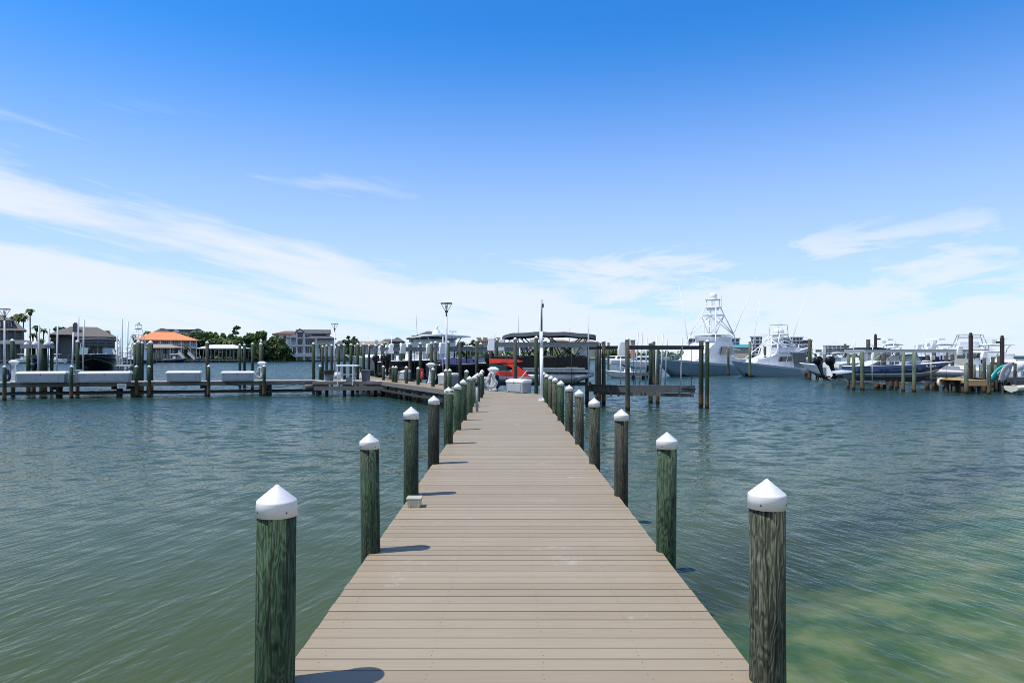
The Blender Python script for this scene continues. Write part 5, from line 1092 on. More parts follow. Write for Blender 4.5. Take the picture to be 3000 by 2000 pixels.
# timber docks at the right edge
dock('timber_dock', 'yellow new timber dock behind the bow of the blue boat', (X_(2740,50),50.5), (X_(2830,48.5),48.5), 1.6, mt_='newwood', legs=4)
dock('timber_dock', 'yellow timber landing between two pale green pilings at the right', (X_(2832,45.8),45.9), (X_(2896,46.0),46.0), 2.6, z=.92, mt_='newwood', legs=2, th=.34)
dock('timber_dock', 'grey timber dock running off at the right edge under the paddle boards', (X_(2900,47.5),47.8), (X_(3060,49),49.5), 2.0, z=1.0, mt_='oldwood', legs=5)
for px, yt, Y, lb in ((2844,977,48.5,'dark brown square lamp post with ball top in front of the cream cabin boat'),(2936,985,49.5,'dark brown lamp post with a small side arm near the right edge'),(2565,980,66,'brown lamp post with a side arm behind the blue boat')):
    t = thing('dock_light_post', lb, 'lamp post', (X_(px,Y), Y, DECK), 0, 'brown dock light posts'); h = Z_(yt,Y)-DECK
    b = MB(); b.box(-.1,.1,-.1,.1,0,h-.15); b.build('post', M['brownpost'], t, bev=.01)
    b = MB(); b.cyl((0,0,h-.15),(0,0,h-.1),.14,n=10); b.ball((0,0,h-.02),.11,.11,.11,n=10); b.build('ball_top', M['brownpost'], t)
    if px != 2844: b = MB(); s = -1 if px == 2936 else 1; b.bar((0,0,h-.45),(s*.42,0,h-.42),.07,.08); b.box(s*.3-.1,s*.3+.16 if s > 0 else s*.3+.1,-.09,.09,h-.5,h-.36); b.build('light_arm', M['brownpost'], t)
def board(px, py, Y, label, m1, m2, L_, w, ang):
    t = thing('paddle_board', label, 'paddle board', at(px,py,Y), 0, 'paddle boards on the dock rack'); rows = []
    b = MB()
    for i in range(13):
        u = i/12; ww = w/2*math.sin(math.pi*min(max(u,.02),.98))**.6; rows.append([(L_*(u-.5),-.06,ww*.7),(L_*(u-.5),-.09,0),(L_*(u-.5),-.06,-ww*.7),(L_*(u-.5),0,-ww),(L_*(u-.5),.06,-ww*.7),(L_*(u-.5),.06,ww*.7),(L_*(u-.5),0,ww),(L_*(u-.5),-.06,ww*.7)])
    b.grid(rows); b.build('board_hull', M[m1], t); b = MB(); b.box(-.3,.3,-.105,-.07,-.12,.12); b.build('grip_pad', M[m2], t); t.rotation_euler = (.15, ang, .35); return t
board(2926,1090,47.0, 'teal paddle board on edge at the right edge', 'teal', 'white', 2.0, .75, -.5)
board(2946,1090,46.7, 'rounded grey paddle board on edge in front of the teal one', 'greyplastic', 'offwhite', 1.7, 1.05, -.75)
jetski('jet_ski', 'black jet ski with cream flank, cut by the right edge of the view', (X_(2962,45.5), 45.5, .12), R(8), 'cream', 'blackmat')
jetski('jet_ski', 'white jet ski resting on the timber dock behind the blue boat bow', (X_(2826,52), 52.5, .95), R(178), 'white', 'white', 'greyplastic')
b = MB(); pts = []
for k in range(5):
    for i in range(12): a = 2*math.pi*i/12; pts.append((.26*math.cos(a)*(1-.05*k), -.03*k, .30*math.sin(a)))
b.tube(pts, .035); tag(b.build('rope_coil', M['rope'], None, at(2756,1120,48.6)), 'coiled white rope hanging under the yellow timber dock', 'rope')
# cream cabin boat with outboards, and more boats behind
t, sh, bm_ = boat('cabin_boat', 'cream pilothouse fishing boat with two navy outboards facing the viewer', 'motorboat', (X_(2838,60), 59.0, .35), R(62), 10.0, 3.4, 1.0, 1.7, .6, ['white','greybottom','white','white','cream'], 'boats at the right hand docks')
b = MB(); b.box(3.2,6.4,-1.35,1.35,.9,2.72); cb = b.build('pilothouse', M['cream'], t, bev=.06)
b = MB()
for y0, y1 in ((-1.15,-.5),(-.32,.35),(.5,1.12)): b.box(3.17,3.2,y0,y1,1.95,2.5)
for s in (-1,1): b.box(3.6,5.9,s*1.36-.01,s*1.36+.01,1.95,2.5)
b.build('pilothouse_window', M['cglass'], cb)
b = MB(); b.box(2.4,6.9,-1.7,1.7,2.73,2.88); b.build('cabin_roof', M['white'], t, bev=.05)
poles(t, [((3.2,-1.3,2.86),(3.9,-.9,4.1)),((3.2,1.3,2.86),(3.9,.9,4.1)),((6.2,-1.3,2.86),(5.5,-.9,4.1)),((6.2,1.3,2.86),(5.5,.9,4.1))], .04, 'alu')
b = MB(); b.box(3.7,5.7,-1.0,1.0,4.1,4.2); b.box(3.9,5.5,-.8,.8,3.78,3.95); b.build('tower_top', M['white'], t)
b = MB(); b.box(4.2,5.0,-.7,.7,2.88,3.45); b.build('upper_helm', M['white'], t, bev=.08)
for y in (-.6,.6): outboard(t, -.3, y, .2, 'navy', 1.35)
def generic(kind, px, Y, zb, rz, L, label, top=None, wl=('white','greybottom','white','white','white'), B=None):
    t, sh, bm_ = boat('motorboat', label, 'motorboat', (X_(px,Y), Y, zb), rz, L, B or L*.33, L*.11, L*.16, .4, list(wl), 'boats at the right hand docks')
    z = L*.09
    if kind == 'cc': console(t, L*.45, z); ttop(t, L*.46, z+.1, L*.32, L*.26, 1.5, top or 'white'); outboard(t, -.1, -.3, z-.2, 'white', 1.1); outboard(t, -.1, .3, z-.2, 'white', 1.1)
    if kind == 'cabin':
        b = MB(); b.tbox(L*.48,0,z,z+1.25,L*.5,L*.26,L*.32,L*.2,ox=-L*.05); c = b.build('cabin', M['white'], t, bev=.08)
        b = MB(); b.tbox(L*.46,0,z+.55,z+1.0,L*.405,L*.245,L*.36,L*.224,ox=-L*.015); b.build('cabin_window', M['glass'], c); ttop(t, L*.4, z+1.1, L*.36, L*.27, .75, top or 'white')
    if kind == 'bridge':
        b = MB(); b.tbox(L*.46,0,z,z+1.1,L*.55,L*.28,L*.4,L*.24,ox=-L*.04); c = b.build('cabin', M['white'], t, bev=.08)
        b = MB(); b.tbox(L*.45,0,z+.42,z+.82,L*.5,L*.272,L*.45,L*.256,ox=-L*.02); b.build('cabin_window', M['glass'], c)
        b = MB(); b.tbox(L*.4,0,z+1.1,z+1.6,L*.3,L*.22,L*.34,L*.24); b.build('flying_bridge', M['white'], t, bev=.06); ttop(t, L*.4, z+1.5, L*.3, L*.25, .85, top or 'white')
        b = MB(); b.box(L*.34,L*.42,-.9,.9,z+2.85,z+3.0); b.box(L*.37,L*.39,-.15,.15,z+2.3,z+2.86); b.build('radar_bar', M['white'], t)
    b = MB(); b.cyl((L*.35,L*.1,z+1.5),(L*.33,L*.1,z+3.6),.018,.008,n=4); b.build('antenna', M['white'], t); return t
for a in [('bridge',2520,78,.6,R(20),9.5,'white flybridge boat between the navy T-top and the lamp post with side arm'),('cc',2590,70,.5,R(160),8,'white open boat with hardtop on a lift behind the blue boat'),
          ('bridge',2650,72,.45,R(12),10,'white flybridge cruiser with wide radar bar above the blue boat'),('cc',2700,64,.5,R(175),8,'white boat with navy canvas top behind the blue boat bow','bluecover'),
          ('cabin',2760,70,.4,R(8),8.5,'white cabin boat behind the lift motor covers, right of the radar bar'),('cabin',2925,66,.4,R(150),9,'white cabin boat right of the cream pilothouse boat'),
          ('bridge',2955,58,.3,R(70),9.5,'white flybridge boat rising at the right edge of the view'),('cc',2990,54,.5,R(100),8,'white open boat with navy hull bottom at the right edge','white',('white','navy','white','white','white'))]: generic(*a)
b = MB(); b.box(-.9,.9,-.7,.7,0,1.5); tag(b.build('canvas_cover', M['bluecover'], None, (X_(2697,58), 57.5, 1.0), 0, bev=.15), 'dark navy canvas hood seen behind the right lift posts of the blue boat', 'canvas cover')
for k, (px, py, Y) in enumerate([(2716,1015,56),(2732,1017,56),(2763,1030,54),(2882,1041,50),(2560,1044,56),(2690,1020,54)]):
    t = thing('lift_motor', 'white lift motor cover on a bracket, %s from the left at the right hand docks' % ORD[[1,3,4,5,0,2][k]] if False else 'white lift motor box, %s from the left at the right hand docks' % ORD[[2,3,4,5,0,1][k]], 'lift motor', at(px,py,Y), 0, 'lift motors at the right hand docks')
    motor_cover(t, (0,0,0), 0, .95); b = MB(); b.box(-.1,.25,.16,.3,-.3,.2); b.cyl((.05,.3,-.6),(.05,.3,.25),.05,n=6); b.build('bracket', M['darksteel'], t)
t = thing('meter_box', 'grey white meter box with a yellow sticker on a piling behind the blue boat', 'meter box', at(2732,1048,54.0)); b = MB(); b.box(-.15,.15,-.06,.06,-.15,.15); b.build('cabinet', M['offwhite'], t, bev=.01); b = MB(); b.box(-.07,.07,-.07,-.06,-.02,.06); b.build('sticker', M['newwood'], t)
# white motor cruisers far out behind the empty lift
for px, Y, L, rz, lb in ((1786,205,9.5,R(5),'white cruiser far off left of the empty lift post'),(1826,215,8,R(175),'white motorboat far off behind the empty lift motor cover'),(1960,140,11,R(185),'long white cruiser with dark windows behind the largest yacht bow'),(1880,235,9,R(0),'white boat far off between the guide poles')):
    t, sh, bm_ = boat('cruiser', lb, 'motorboat', (X_(px,Y), Y, .1), rz, L, L*.3, 1.1, 1.5, .4, ['white','navy','white','white','white'], 'far moored boats')
    b = MB(); b.tbox(L*.45,0,1.0,2.3,L*.55,L*.24,L*.34,L*.2,ox=-L*.05); c = b.build('cabin', M['white'], t, bev=.1); b = MB(); b.tbox(L*.45,0,1.5,2.05,L*.475,L*.232,L*.385,L*.212,ox=-L*.025); b.build('cabin_window', M['glass'], c)
# ------------------------------------------------------------------ houses on the far shore
def hiproof(b, x0, x1, y0, y1, z0, z1, rx0, rx1, m=0, th=.25):
    ym = (y0+y1)/2
    b.add([(x0,y0,z0),(x1,y0,z0),(x1,y1,z0),(x0,y1,z0),(rx0,ym,z1),(rx1,ym,z1),(x0,y0,z0-th),(x1,y0,z0-th),(x1,y1,z0-th),(x0,y1,z0-th)],
          [(0,1,5,4),(1,2,5),(2,3,4,5),(3,0,4),(6,7,1,0),(7,8,2,1),(8,9,3,2),(9,6,0,3),(9,8,7,6)], m)
def gable(b, x0, x1, y0, y1, z0, z1, m=0, axis='x', th=.25):
    if axis == 'y':                                            # ridge runs away from the viewer, gable faces him
        xm = (x0+x1)/2; f = [(x0,z0),(xm,z1),(x1,z0),(x1,z0-th),(xm,z1-th),(x0,z0-th)]
        b.ext([(x,y0,z) for x, z in f[:3]+f[3:]], (0,y1-y0,0), m)
    else:
        ym = (y0+y1)/2; b.ext([(x0,y0,z0),(x0,ym,z1),(x0,y1,z0)], (x1-x0,0,0), m)
def win(t, x0, x1, z0, z1, y, frame='white', parts=2):
    b = MB(); b.box(x0-.12,x1+.12,y-.10,y-.02,z0-.12,z1+.12); f = b.build('window', M[frame], t); g = MB(); w = (x1-x0)/parts
    for i in range(parts): g.box(x0+w*i+.05,x0+w*(i+1)-.05,y-.14,y-.10,z0,z1)
    g.build('pane', M['winglass'], f)
class House:
    def __init__(s, name, label, pxc, Y, cat='house', group='houses on the far shore'):
        s.px, s.Y = pxc, Y; a = math.atan2(X_(pxc,Y), Y); s.c = math.cos(a); s.t = thing(name, label, cat, (X_(pxc,Y), Y, .5), -a, group)
    def x(s, px): return (px-s.px)*s.Y/FOC*s.c
    def z(s, py): return Z_(py, s.Y)-.5
    def part(s, name, m, fn): b = MB(); fn(b); return b.build(name, M[m], s.t)
    def win(s, p0, p1, q1, q0, y=0, parts=2, frame='white'): win(s.t, s.x(p0), s.x(p1), s.z(q0), s.z(q1), y, frame, parts)
H = House('shore_house', 'brown roofed grey house with white dormer windows cut by the left edge', 20, 246)
H.part('wall', 'wallgrey', lambda b: (b.box(H.x(-60),H.x(69),0,12,0,H.z(968)), b.box(H.x(-50),H.x(34),1.5,10,H.z(968),H.z(938))))
H.part('roof', 'brownroof', lambda b: (hiproof(b,H.x(-70),H.x(79),-1.5,13.5,H.z(967),H.z(938),H.x(-40),H.x(45)), hiproof(b,H.x(-70),H.x(40),.2,11.5,H.z(938),H.z(920),H.x(-30),H.x(4))))
H.win(2,12,943,956,1.5,1); H.win(15,33,943,956,1.5,2)
for p in (4,24,46): H.win(p,p+12,975,993,0,2,'wallgrey')
H.part('balcony_rail', 'offwhite', lambda b: (b.box(H.x(-40),H.x(72),-2.2,-2.0,H.z(1004),H.z(999)), b.box(H.x(-40),H.x(72),-2.4,0,H.z(1008),H.z(1006))))
for p in (0,22,44,68): H.part('column', 'wallgrey', lambda b: b.box(H.x(p)-.2,H.x(p)+.2,-2.2,-1.8,0,H.z(968)))
H = House('shore_house', 'wide grey house with a hipped brown roof and a chimney', 245, 250)
H.part('wall', 'wallgrey', lambda b: (b.box(H.x(150),H.x(338),0,12,0,H.z(986)),))
H.part('roof', 'brownroof', lambda b: (hiproof(b,H.x(143),H.x(345),-2,15,H.z(986),H.z(955.5),H.x(205),H.x(285)), hiproof(b,H.x(146),H.x(210),-4.5,9,H.z(981),H.z(962),H.x(185),H.x(200))))
H.part('chimney', 'wallgrey', lambda b: (b.box(H.x(213),H.x(229),2,4,H.z(975),H.z(948)), b.box(H.x(217),H.x(225),2.5,3.5,H.z(948),H.z(944.5))))
H.part('balcony', 'wallgrey', lambda b: (b.box(H.x(238),H.x(338),-2.4,-.02,H.z(1013),H.z(1010)), b.box(H.x(238),H.x(338),-2.4,-2.25,H.z(1003),H.z(1001))))
for p in (160,245,268,290,312): H.win(p,p+14,991,1002,0,2,'wallgrey')
for p in (165,200,250,280,310): H.win(p,p+12,1018,1034,0,1,'wallgrey')
for p in (240,262,286,310,336): H.part('column', 'wallgrey', lambda b: b.box(H.x(p)-.2,H.x(p)+.2,-2.4,-2.0,0,H.z(987)))
H = House('shore_house', 'house with a bright orange hipped roof and white balcony columns', 490, 264)
H.part('wall', 'wallcream', lambda b: b.box(H.x(408),H.x(572),0,12,0,H.z(996)))
H.part('roof', 'orangetile', lambda b: hiproof(b,H.x(395),H.x(584),-3,15,H.z(996),H.z(970.5),H.x(450),H.x(507)))
H.part('roof_ridge', 'orangetile', lambda b: b.bar((H.x(450),6,H.z(970.5)+.1),(H.x(507),6,H.z(970.5)+.1),.4,.3))
H.part('balcony_floor', 'wallwhite', lambda b: b.box(H.x(425),H.x(580),-2.6,-.02,H.z(1020),H.z(1016)))
H.part('balcony_rail', 'wallwhite', lambda b: (b.box(H.x(425),H.x(580),-2.6,-2.5,H.z(1009),H.z(1007.5)), [b.box(H.x(425+i*3)-.05,H.x(425+i*3)+.05,-2.6,-2.5,H.z(1016),H.z(1009)) for i in range(52)]))
for p in (440,470,500,531,558,576): H.part('column', 'wallwhite', lambda b: b.box(H.x(p)-.22,H.x(p)+.22,-2.6,-2.2,0,H.z(996.5)))
for p in (420,446,476,506,538,560): H.win(p,p+17,999,1012,0,3)
for p in (432,476,506,538): H.win(p,p+20,1023,1036,0,2)
H = House('shore_house', 'large slate roofed building rising behind the orange roofed house', 530, 330)
H.part('wall', 'wallwhite', lambda b: b.box(H.x(455),H.x(604),0,14,0,H.z(975)))
H.part('roof', 'purpleroof', lambda b: (b.box(H.x(470),H.x(590),1,12,H.z(975),H.z(964)), hiproof(b,H.x(452),H.x(502),-2,10,H.z(973),H.z(961),H.x(471),H.x(480)), hiproof(b,H.x(555),H.x(608),-2,10,H.z(974),H.z(960.5),H.x(576),H.x(584))))
H.part('gable_front', 'wallwhite', lambda b: b.ext([(H.x(508),-1,H.z(975)),(H.x(525),-1,H.z(975)),(H.x(525),-1,H.z(969)),(H.x(516),-1,H.z(965)),(H.x(508),-1,H.z(969))], (0,1,0)))
H = House('shore_house', 'white house with a flat brown tiled roof left of the gabled white house', 838, 300)
H.part('wall', 'wallwhite', lambda b: b.box(H.x(801),H.x(880),0,10,0,H.z(978)))
H.part('roof', 'redroof', lambda b: hiproof(b,H.x(797),H.x(884),-1.5,12,H.z(978),H.z(968),H.x(835),H.x(866)))
for p in (808,830,846): H.win(p,p+9,982,993,0,1)
H = House('shore_house', 'three storey pale house with white balconies and dark gabled roof', 910, 290)
H.part('wall', 'wallwhite', lambda b: (b.box(H.x(848),H.x(979),0,12,0,H.z(991)), b.box(H.x(868),H.x(968),1,11,H.z(991),H.z(975))))
H.part('roof', 'greyroof', lambda b: (gable(b,H.x(866),H.x(971),-1,13,H.z(976),H.z(963.5)), hiproof(b,H.x(900),H.x(986),-3.4,8,H.z(991),H.z(975),H.x(922),H.x(940)), hiproof(b,H.x(840),H.x(870),-3,8,H.z(990),H.z(980),H.x(858),H.x(866))))
H.part('gable_roof', 'greyroof', lambda b: gable(b,H.x(865),H.x(893),-3.6,6,H.z(974.5),H.z(962.5),0,'y'))
H.part('gable_front', 'wallwhite', lambda b: b.ext([(H.x(868),-3.3,H.z(975)),(H.x(890),-3.3,H.z(975)),(H.x(879),-3.3,H.z(965.5))], (0,.2,0)))
H.part('balcony_floor', 'wallwhite', lambda b: (b.box(H.x(852),H.x(930),-3.4,-.02,H.z(1014.5),H.z(1011)), b.box(H.x(868),H.x(930),-3.4,-.02,H.z(992.5),H.z(990)), b.box(H.x(848),H.x(980),-3.6,-.02,H.z(1045),H.z(1035))))
for p in (869.5,891,926,852): H.part('column', 'wallwhite', lambda b: b.box(H.x(p)-.28,H.x(p)+.28,-3.4,-2.9,0,H.z(976 if p in (869.5,891) else 991)))
for p, q in ((873,888),(894,902)): H.win(p,p+14,978,988,0,2)
for p in (873,895,908): H.win(p,p+12,996,1009,0,2)
for p in (858,873,895,908,936): H.win(p,p+11,1018,1033,0,2)
for p in (950,964): H.win(p,p+2.5,997,1003,0,1)
H.part('stair', 'wallwhite', lambda b: b.ext([(H.x(848),-4.5,H.z(1030)),(H.x(868),-4.5,H.z(1044)),(H.x(868),-4.5,H.z(1047)),(H.x(848),-4.5,H.z(1034))], (0,1,0)))
H = House('shore_house', 'long low pale building behind the tall pilings left of the lamp post', 1075, 320)
H.part('wall', 'wallblue', lambda b: b.box(H.x(985),H.x(1140),0,10,0,H.z(1010)))
H.part('roof', 'tanroof', lambda b: hiproof(b,H.x(1032),H.x(1150),-1,11,H.z(1010),H.z(998.5),H.x(1045),H.x(1130)))
H.part('side_roof', 'greyroof', lambda b: hiproof(b,H.x(980),H.x(1036),-1,9,H.z(1010),H.z(998),H.x(992),H.x(1020)))
H.part('chimney', 'wallwhite', lambda b: b.box(H.x(1099),H.x(1107),-1.3,0,H.z(1012),H.z(996)))
for p in (1000,1040,1062,1084,1112): H.win(p,p+10,1016,1028,0,2)
H = House('shore_house', 'house with a dark double hipped roof behind the left half of the hardtop boat', 1150, 330)
H.part('wall', 'wallgrey', lambda b: b.box(H.x(1120),H.x(1184),0,10,0,H.z(1002)))
H.part('roof', 'greyroof', lambda b: (hiproof(b,H.x(1112),H.x(1188),-1,12,H.z(1002),H.z(992),H.x(1128),H.x(1160)), hiproof(b,H.x(1146),H.x(1186),-2,8,H.z(1000),H.z(987),H.x(1162),H.x(1166))))
H.win(1154,1166,1003,1010,0,2)
H = House('shore_house', 'house with a wide grey hipped roof behind the lamp post and hardtop boat', 1265, 330)
H.part('wall', 'wallwhite', lambda b: b.box(H.x(1198),H.x(1335),0,12,0,H.z(991)))
H.part('roof', 'greyroof', lambda b: (hiproof(b,H.x(1190),H.x(1340),-2,14,H.z(991),H.z(975),H.x(1235),H.x(1295)), hiproof(b,H.x(1215),H.x(1300),-3,10,H.z(984),H.z(969),H.x(1252),H.x(1260))))
for p in (1205,1314,1322): H.win(p,p+7,994,1003,0,2)
H = House('apartment_house', 'tan apartment building with roof parapets left of the pontoon boat canopy', 1432, 380, 'building', None)
H.part('wall', 'walltan', lambda b: b.box(H.x(1396),H.x(1470),0,14,0,H.z(998)))
H.part('roof', 'tanroof', lambda b: hiproof(b,H.x(1390),H.x(1474),-2,16,H.z(998),H.z(992),H.x(1400),H.x(1464)))
H.part('parapet', 'walltan', lambda b: [b.box(H.x(1396+i*19),H.x(1409+i*19),1,10,H.z(993),H.z(987.5)) for i in range(4)])
for p in (1404,1420,1440): H.win(p,p+5,1000,1007,0,1)
for px, Y, w, ye, yr, rm, lb in ((1706,390,74,1001,993,'tanroof','tan roofed house seen under the pontoon boat canopy'),(1640,400,60,1000,995,'redroof','low red brown roofed house behind the white pole'),(1740,420,50,1006,1000,'redroof','low red brown roof left of the empty lift')):
    H = House('shore_house', lb, px, Y)
    H.part('wall', 'wallcream', lambda b: b.box(H.x(px-w/2+4),H.x(px+w/2-4),0,10,0,H.z(ye)))
    H.part('roof', rm, lambda b: hiproof(b,H.x(px-w/2),H.x(px+w/2),-1.5,12,H.z(ye),H.z(yr),H.x(px-w/5),H.x(px+w/5)))
    H.win(px-8,px+2,ye+3,ye+9,0,2)
H = House('tower_house', 'small pink tower with white trim behind the empty lift', 1854, 420, 'building', None)
H.part('wall', 'wallpink', lambda b: b.box(H.x(1847),H.x(1861),0,4,0,H.z(995))); H.part('roof', 'whiteroof', lambda b: hiproof(b,H.x(1845.5),H.x(1862.5),-.6,4.6,H.z(995),H.z(992),H.x(1852),H.x(1856))); H.win(1849.5,1856,998,1004,0,2)
# condominium blocks on the far right bank
def block(label, px0, px1, Y, ytop, floors, m, bays, dark=.5):
    H = House('apartment_block', label, (px0+px1)/2, Y, 'building', 'apartment blocks on the far bank')
    x0, x1, zt = H.x(px0), H.x(px1), H.z(ytop); fh = zt/floors
    H.part('wall', m, lambda b: b.box(x0,x1,0,16,0,zt)); H.part('roof', 'whiteroof', lambda b: (b.box(x0-.8,x1+.8,-1.2,17,zt+.003,zt+.5), b.box(x0+(x1-x0)*.3,x0+(x1-x0)*.55,4,9,zt+.5,zt+2.4)))
    for f in range(floors):
        g = MB()
        for i in range(bays):
            u0 = x0+(x1-x0)*(i+.18)/bays; u1 = x0+(x1-x0)*(i+.82)/bays; g.box(u0,u1,-.12,-.01,fh*f+fh*.2,fh*f+fh*.82)
        g.build('window_row', M['winglass'], H.t)
        H.part('balcony', 'wallwhite', lambda b: b.box(x0+.3,x1-.3,-1.6,-.13,fh*f-.12,fh*f+.06) if f else b.box(x0+.3,x1-.3,-.9,-.13,.0,.1))
    return H
block('grey apartment block half hidden behind the tuna tower', 2016, 2166, 440, 992, 5, 'wallblue', 11)
block('long apartment block behind the smaller sport fishing yacht, left part', 2199, 2292, 470, 986, 6, 'wallwhite', 7)
block('tall apartment block right of the smaller sport fishing yacht, middle part', 2292, 2352, 470, 988, 6, 'wallblue', 6)
block('lower dark apartment wing, right end of the long block', 2352, 2379, 466, 997, 5, 'wallgrey', 3)
block('pale apartment block with curved balconies left of the brown arm lamp post', 2413, 2488, 500, 1012.5, 5, 'wallwhite', 6)
H = House('market_hall', 'low building with a teal roof between the two yachts', 2168, 430, 'building', None); H.part('wall', 'walltan', lambda b: b.box(H.x(2140),H.x(2196),0,10,0,H.z(1018))); H.part('roof', 'tealroof', lambda b: gable(b,H.x(2136),H.x(2200),-1,11,H.z(1018),H.z(1008)))
# ------------------------------------------------------------------ boathouses, small docks and seawall along the far shore
def boathouse(px0, px1, Y, ye, yr, label, rm, posts):
    t = thing('boathouse', label, 'boathouse', (0,0,0), 0, 'boathouses on the far shore'); b = MB(); hiproof(b, X_(px0,Y), X_(px1,Y), Y, Y+8, Z_(ye,Y), Z_(yr,Y), X_(px0+(px1-px0)*.2,Y), X_(px0+(px1-px0)*.7,Y), 0, .3); b.build('roof', M[rm], t)
    for i in range(posts):
        x = X_(px0,Y)+.6 + (X_(px1,Y)-X_(px0,Y)-1.2)*i/(posts-1); 
        for yy in (.5, 7): b = MB(); b.cyl((x,Y+yy,-1),(x,Y+yy,Z_(ye,Y)-.3),.2,n=6); b.build('post', M['oldwood'], t)
    b = MB(); b.box(X_(px0,Y),X_(px1,Y),Y+3,Y+7.5,.5,.8); b.build('deck', M['oldwood'], t)
boathouse(578, 711, 250, 1019, 1009, 'white roofed boathouse on many thin posts right of the orange roofed house', 'whiteroof', 12)
boathouse(418, 512, 246, 1018, 1008, 'boathouse with white and grey roof in front of the orange roofed house', 'tanroof', 6)
boathouse(-40, 88, 228, 1007, 995, 'boathouse with a grey canopy roof at the left edge', 'greyroof', 6)
for p0, p1, Y, lb in ((-30,230,226,'timber dock below the grey roofed boathouse at the left'),(400,700,246,'timber shore dock in front of the orange roofed house'),(500,580,240,'small timber pier with white stairs left of the white roofed boathouse'),(985,1110,315,'far dock behind the tall pilings below the low pale building')):
    dock('shore_dock', lb, (X_(p0,Y),Y), (X_(p1,Y),Y), 2.0, z=1.0, legs=max(3,int((p1-p0)/22)), th=.3)
t = thing('shore_stairs', 'pair of white gangway ramps on the small timber pier', 'stairs', (X_(535,241), 241, 1.05))
for x in (-1.6, 1.8): b = MB(); b.bar((x,0,2.4),(x+2.4,0,.1),.3,.5); b.bar((x,0,3.2),(x+2.4,0,.9),.15,.15); b.build('ramp', M['wallwhite'], t)
b = MB(); b.bar((X_(708,262),262.5,.55), (X_(862,296),297,.55), .4, 1.7); tag(b.build('seawall', M['seawall']), 'dark timber seawall along the grass right of the white roofed boathouse', 'wall')
b = MB(); b.bar((X_(-40,236),235.6,.55), (X_(700,262),261.5,.55), .4, 1.6); tag(b.build('seawall', M['seawall']), 'dark seawall behind the boathouses on the far left shore', 'wall')
# boats on the far shore
for px, Y, L, rz, lb, mm in ((190,224,7.5,R(170),'small white boat with console moored below the chimney house',('white','navy','white','white','white')),(35,222,7,R(10),'small white boat with a red deck at the left edge shore',('white','signred','white','white','white')),
       (480,238,8,R(5),'blue hulled boat moored in front of the orange roofed house',('navy','navy','white','white','white')),(950,290,8,R(185),'white boat moored in front of the three storey pale house',('white','navy','white','white','white'))):
    t, sh, bm_ = boat('motorboat', lb, 'motorboat', (X_(px,Y), Y, .35), rz, L, L*.32, .9, 1.3, .4, list(mm), 'boats on the far shore'); console(t, L*.45, .6, h=1.2); ttop(t, L*.45, .7, 2.6, 2.0, 1.9)
t5 = sportfisher('blue hulled white sport fishing yacht with aluminium tower moored on the far left shore', (X_(445,205), 206, 0), R(186), 15, 4.6, 1.3, 2.2, ['navy','navy','white','white','white'], (2.6, 9.5, 4.2, 1.8), (2.4, 6.8, 5.6, 8.8, 10.6), [])
for px, Y, L, rz, k in [(2366+i*10.5, 395+((i*37)%50), 8+((i*13)%4), R(20*((i*7)%9)-80), i) for i in range(9)]:
    t, sh, bm_ = boat('motorboat', 'tiny white boat, %s from the left in the far marina below the apartment blocks' % ORD[k], 'motorboat', (X_(px,Y), Y, .2), rz, L, 2.8, 1.2, 1.6, .4, ['white','navy','white','white','white'], 'boats in the far marina')
    b = MB(); b.tbox(L*.45,0,1.1,2.6,L*.5,2.0,L*.3,1.6); b.build('cabin', M['white'], t)
# ------------------------------------------------------------------ trees
def tree(px, Y, ytop, wpx, label, m='leaf', ybase=1050, seed=1, n=26, name='tree', flat=.8, leaf=.55, group='trees on the far shore'):
    rng = random.Random(seed); x = X_(px,Y); zt = Z_(ytop,Y); zb = .5; h = zt-zb; w = wpx*Y/FOC
    t = thing(name, label, 'tree', (x,Y,zb), 0, group); b = MB(); th = h*.38
    b.cyl((0,0,-.3),(w*.02,0,th),.05*h*.5+.12,.16,n=7)
    for i in range(5): a = rng.uniform(0,6.28); b.cyl((w*.02,0,th*.9),(w*.28*math.cos(a),w*.28*math.sin(a),h*rng.uniform(.55,.8)),.12,.05,n=5)
    b.build('trunk', M['trunk'], t); c = MB()
    for k in range(n):
        a = rng.uniform(0,6.28); rr = math.sqrt(rng.random()); zz = rng.uniform(.22,1); lim = math.sqrt(max(.05,1-((zz-.55)/.5)**2))
        cx, cy, cz = w/2*.85*rr*lim*math.cos(a), w/2*.7*rr*lim*math.sin(a), h*zz*.94; cr = max(.7, w*.13)*rng.uniform(.6,1.2)
        for q in range(46):
            d = Vector((rng.gauss(0,1),rng.gauss(0,1),rng.gauss(0,flat))).normalized()*cr*rng.random()**.35; p = Vector((cx,cy,cz))+d
            if p.z < .2: continue
            u = Vector((rng.gauss(0,1),rng.gauss(0,1),rng.gauss(0,1))).normalized(); v = u.orthogonal().normalized(); s = leaf*rng.uniform(.6,1.3)
            c.add([p-u*s-v*s*.5, p+u*s*.2-v*s*.6, p+u*s, p+v*s*.6], [(0,1,2,3)])
    c.build('crown', M[m], t); return t
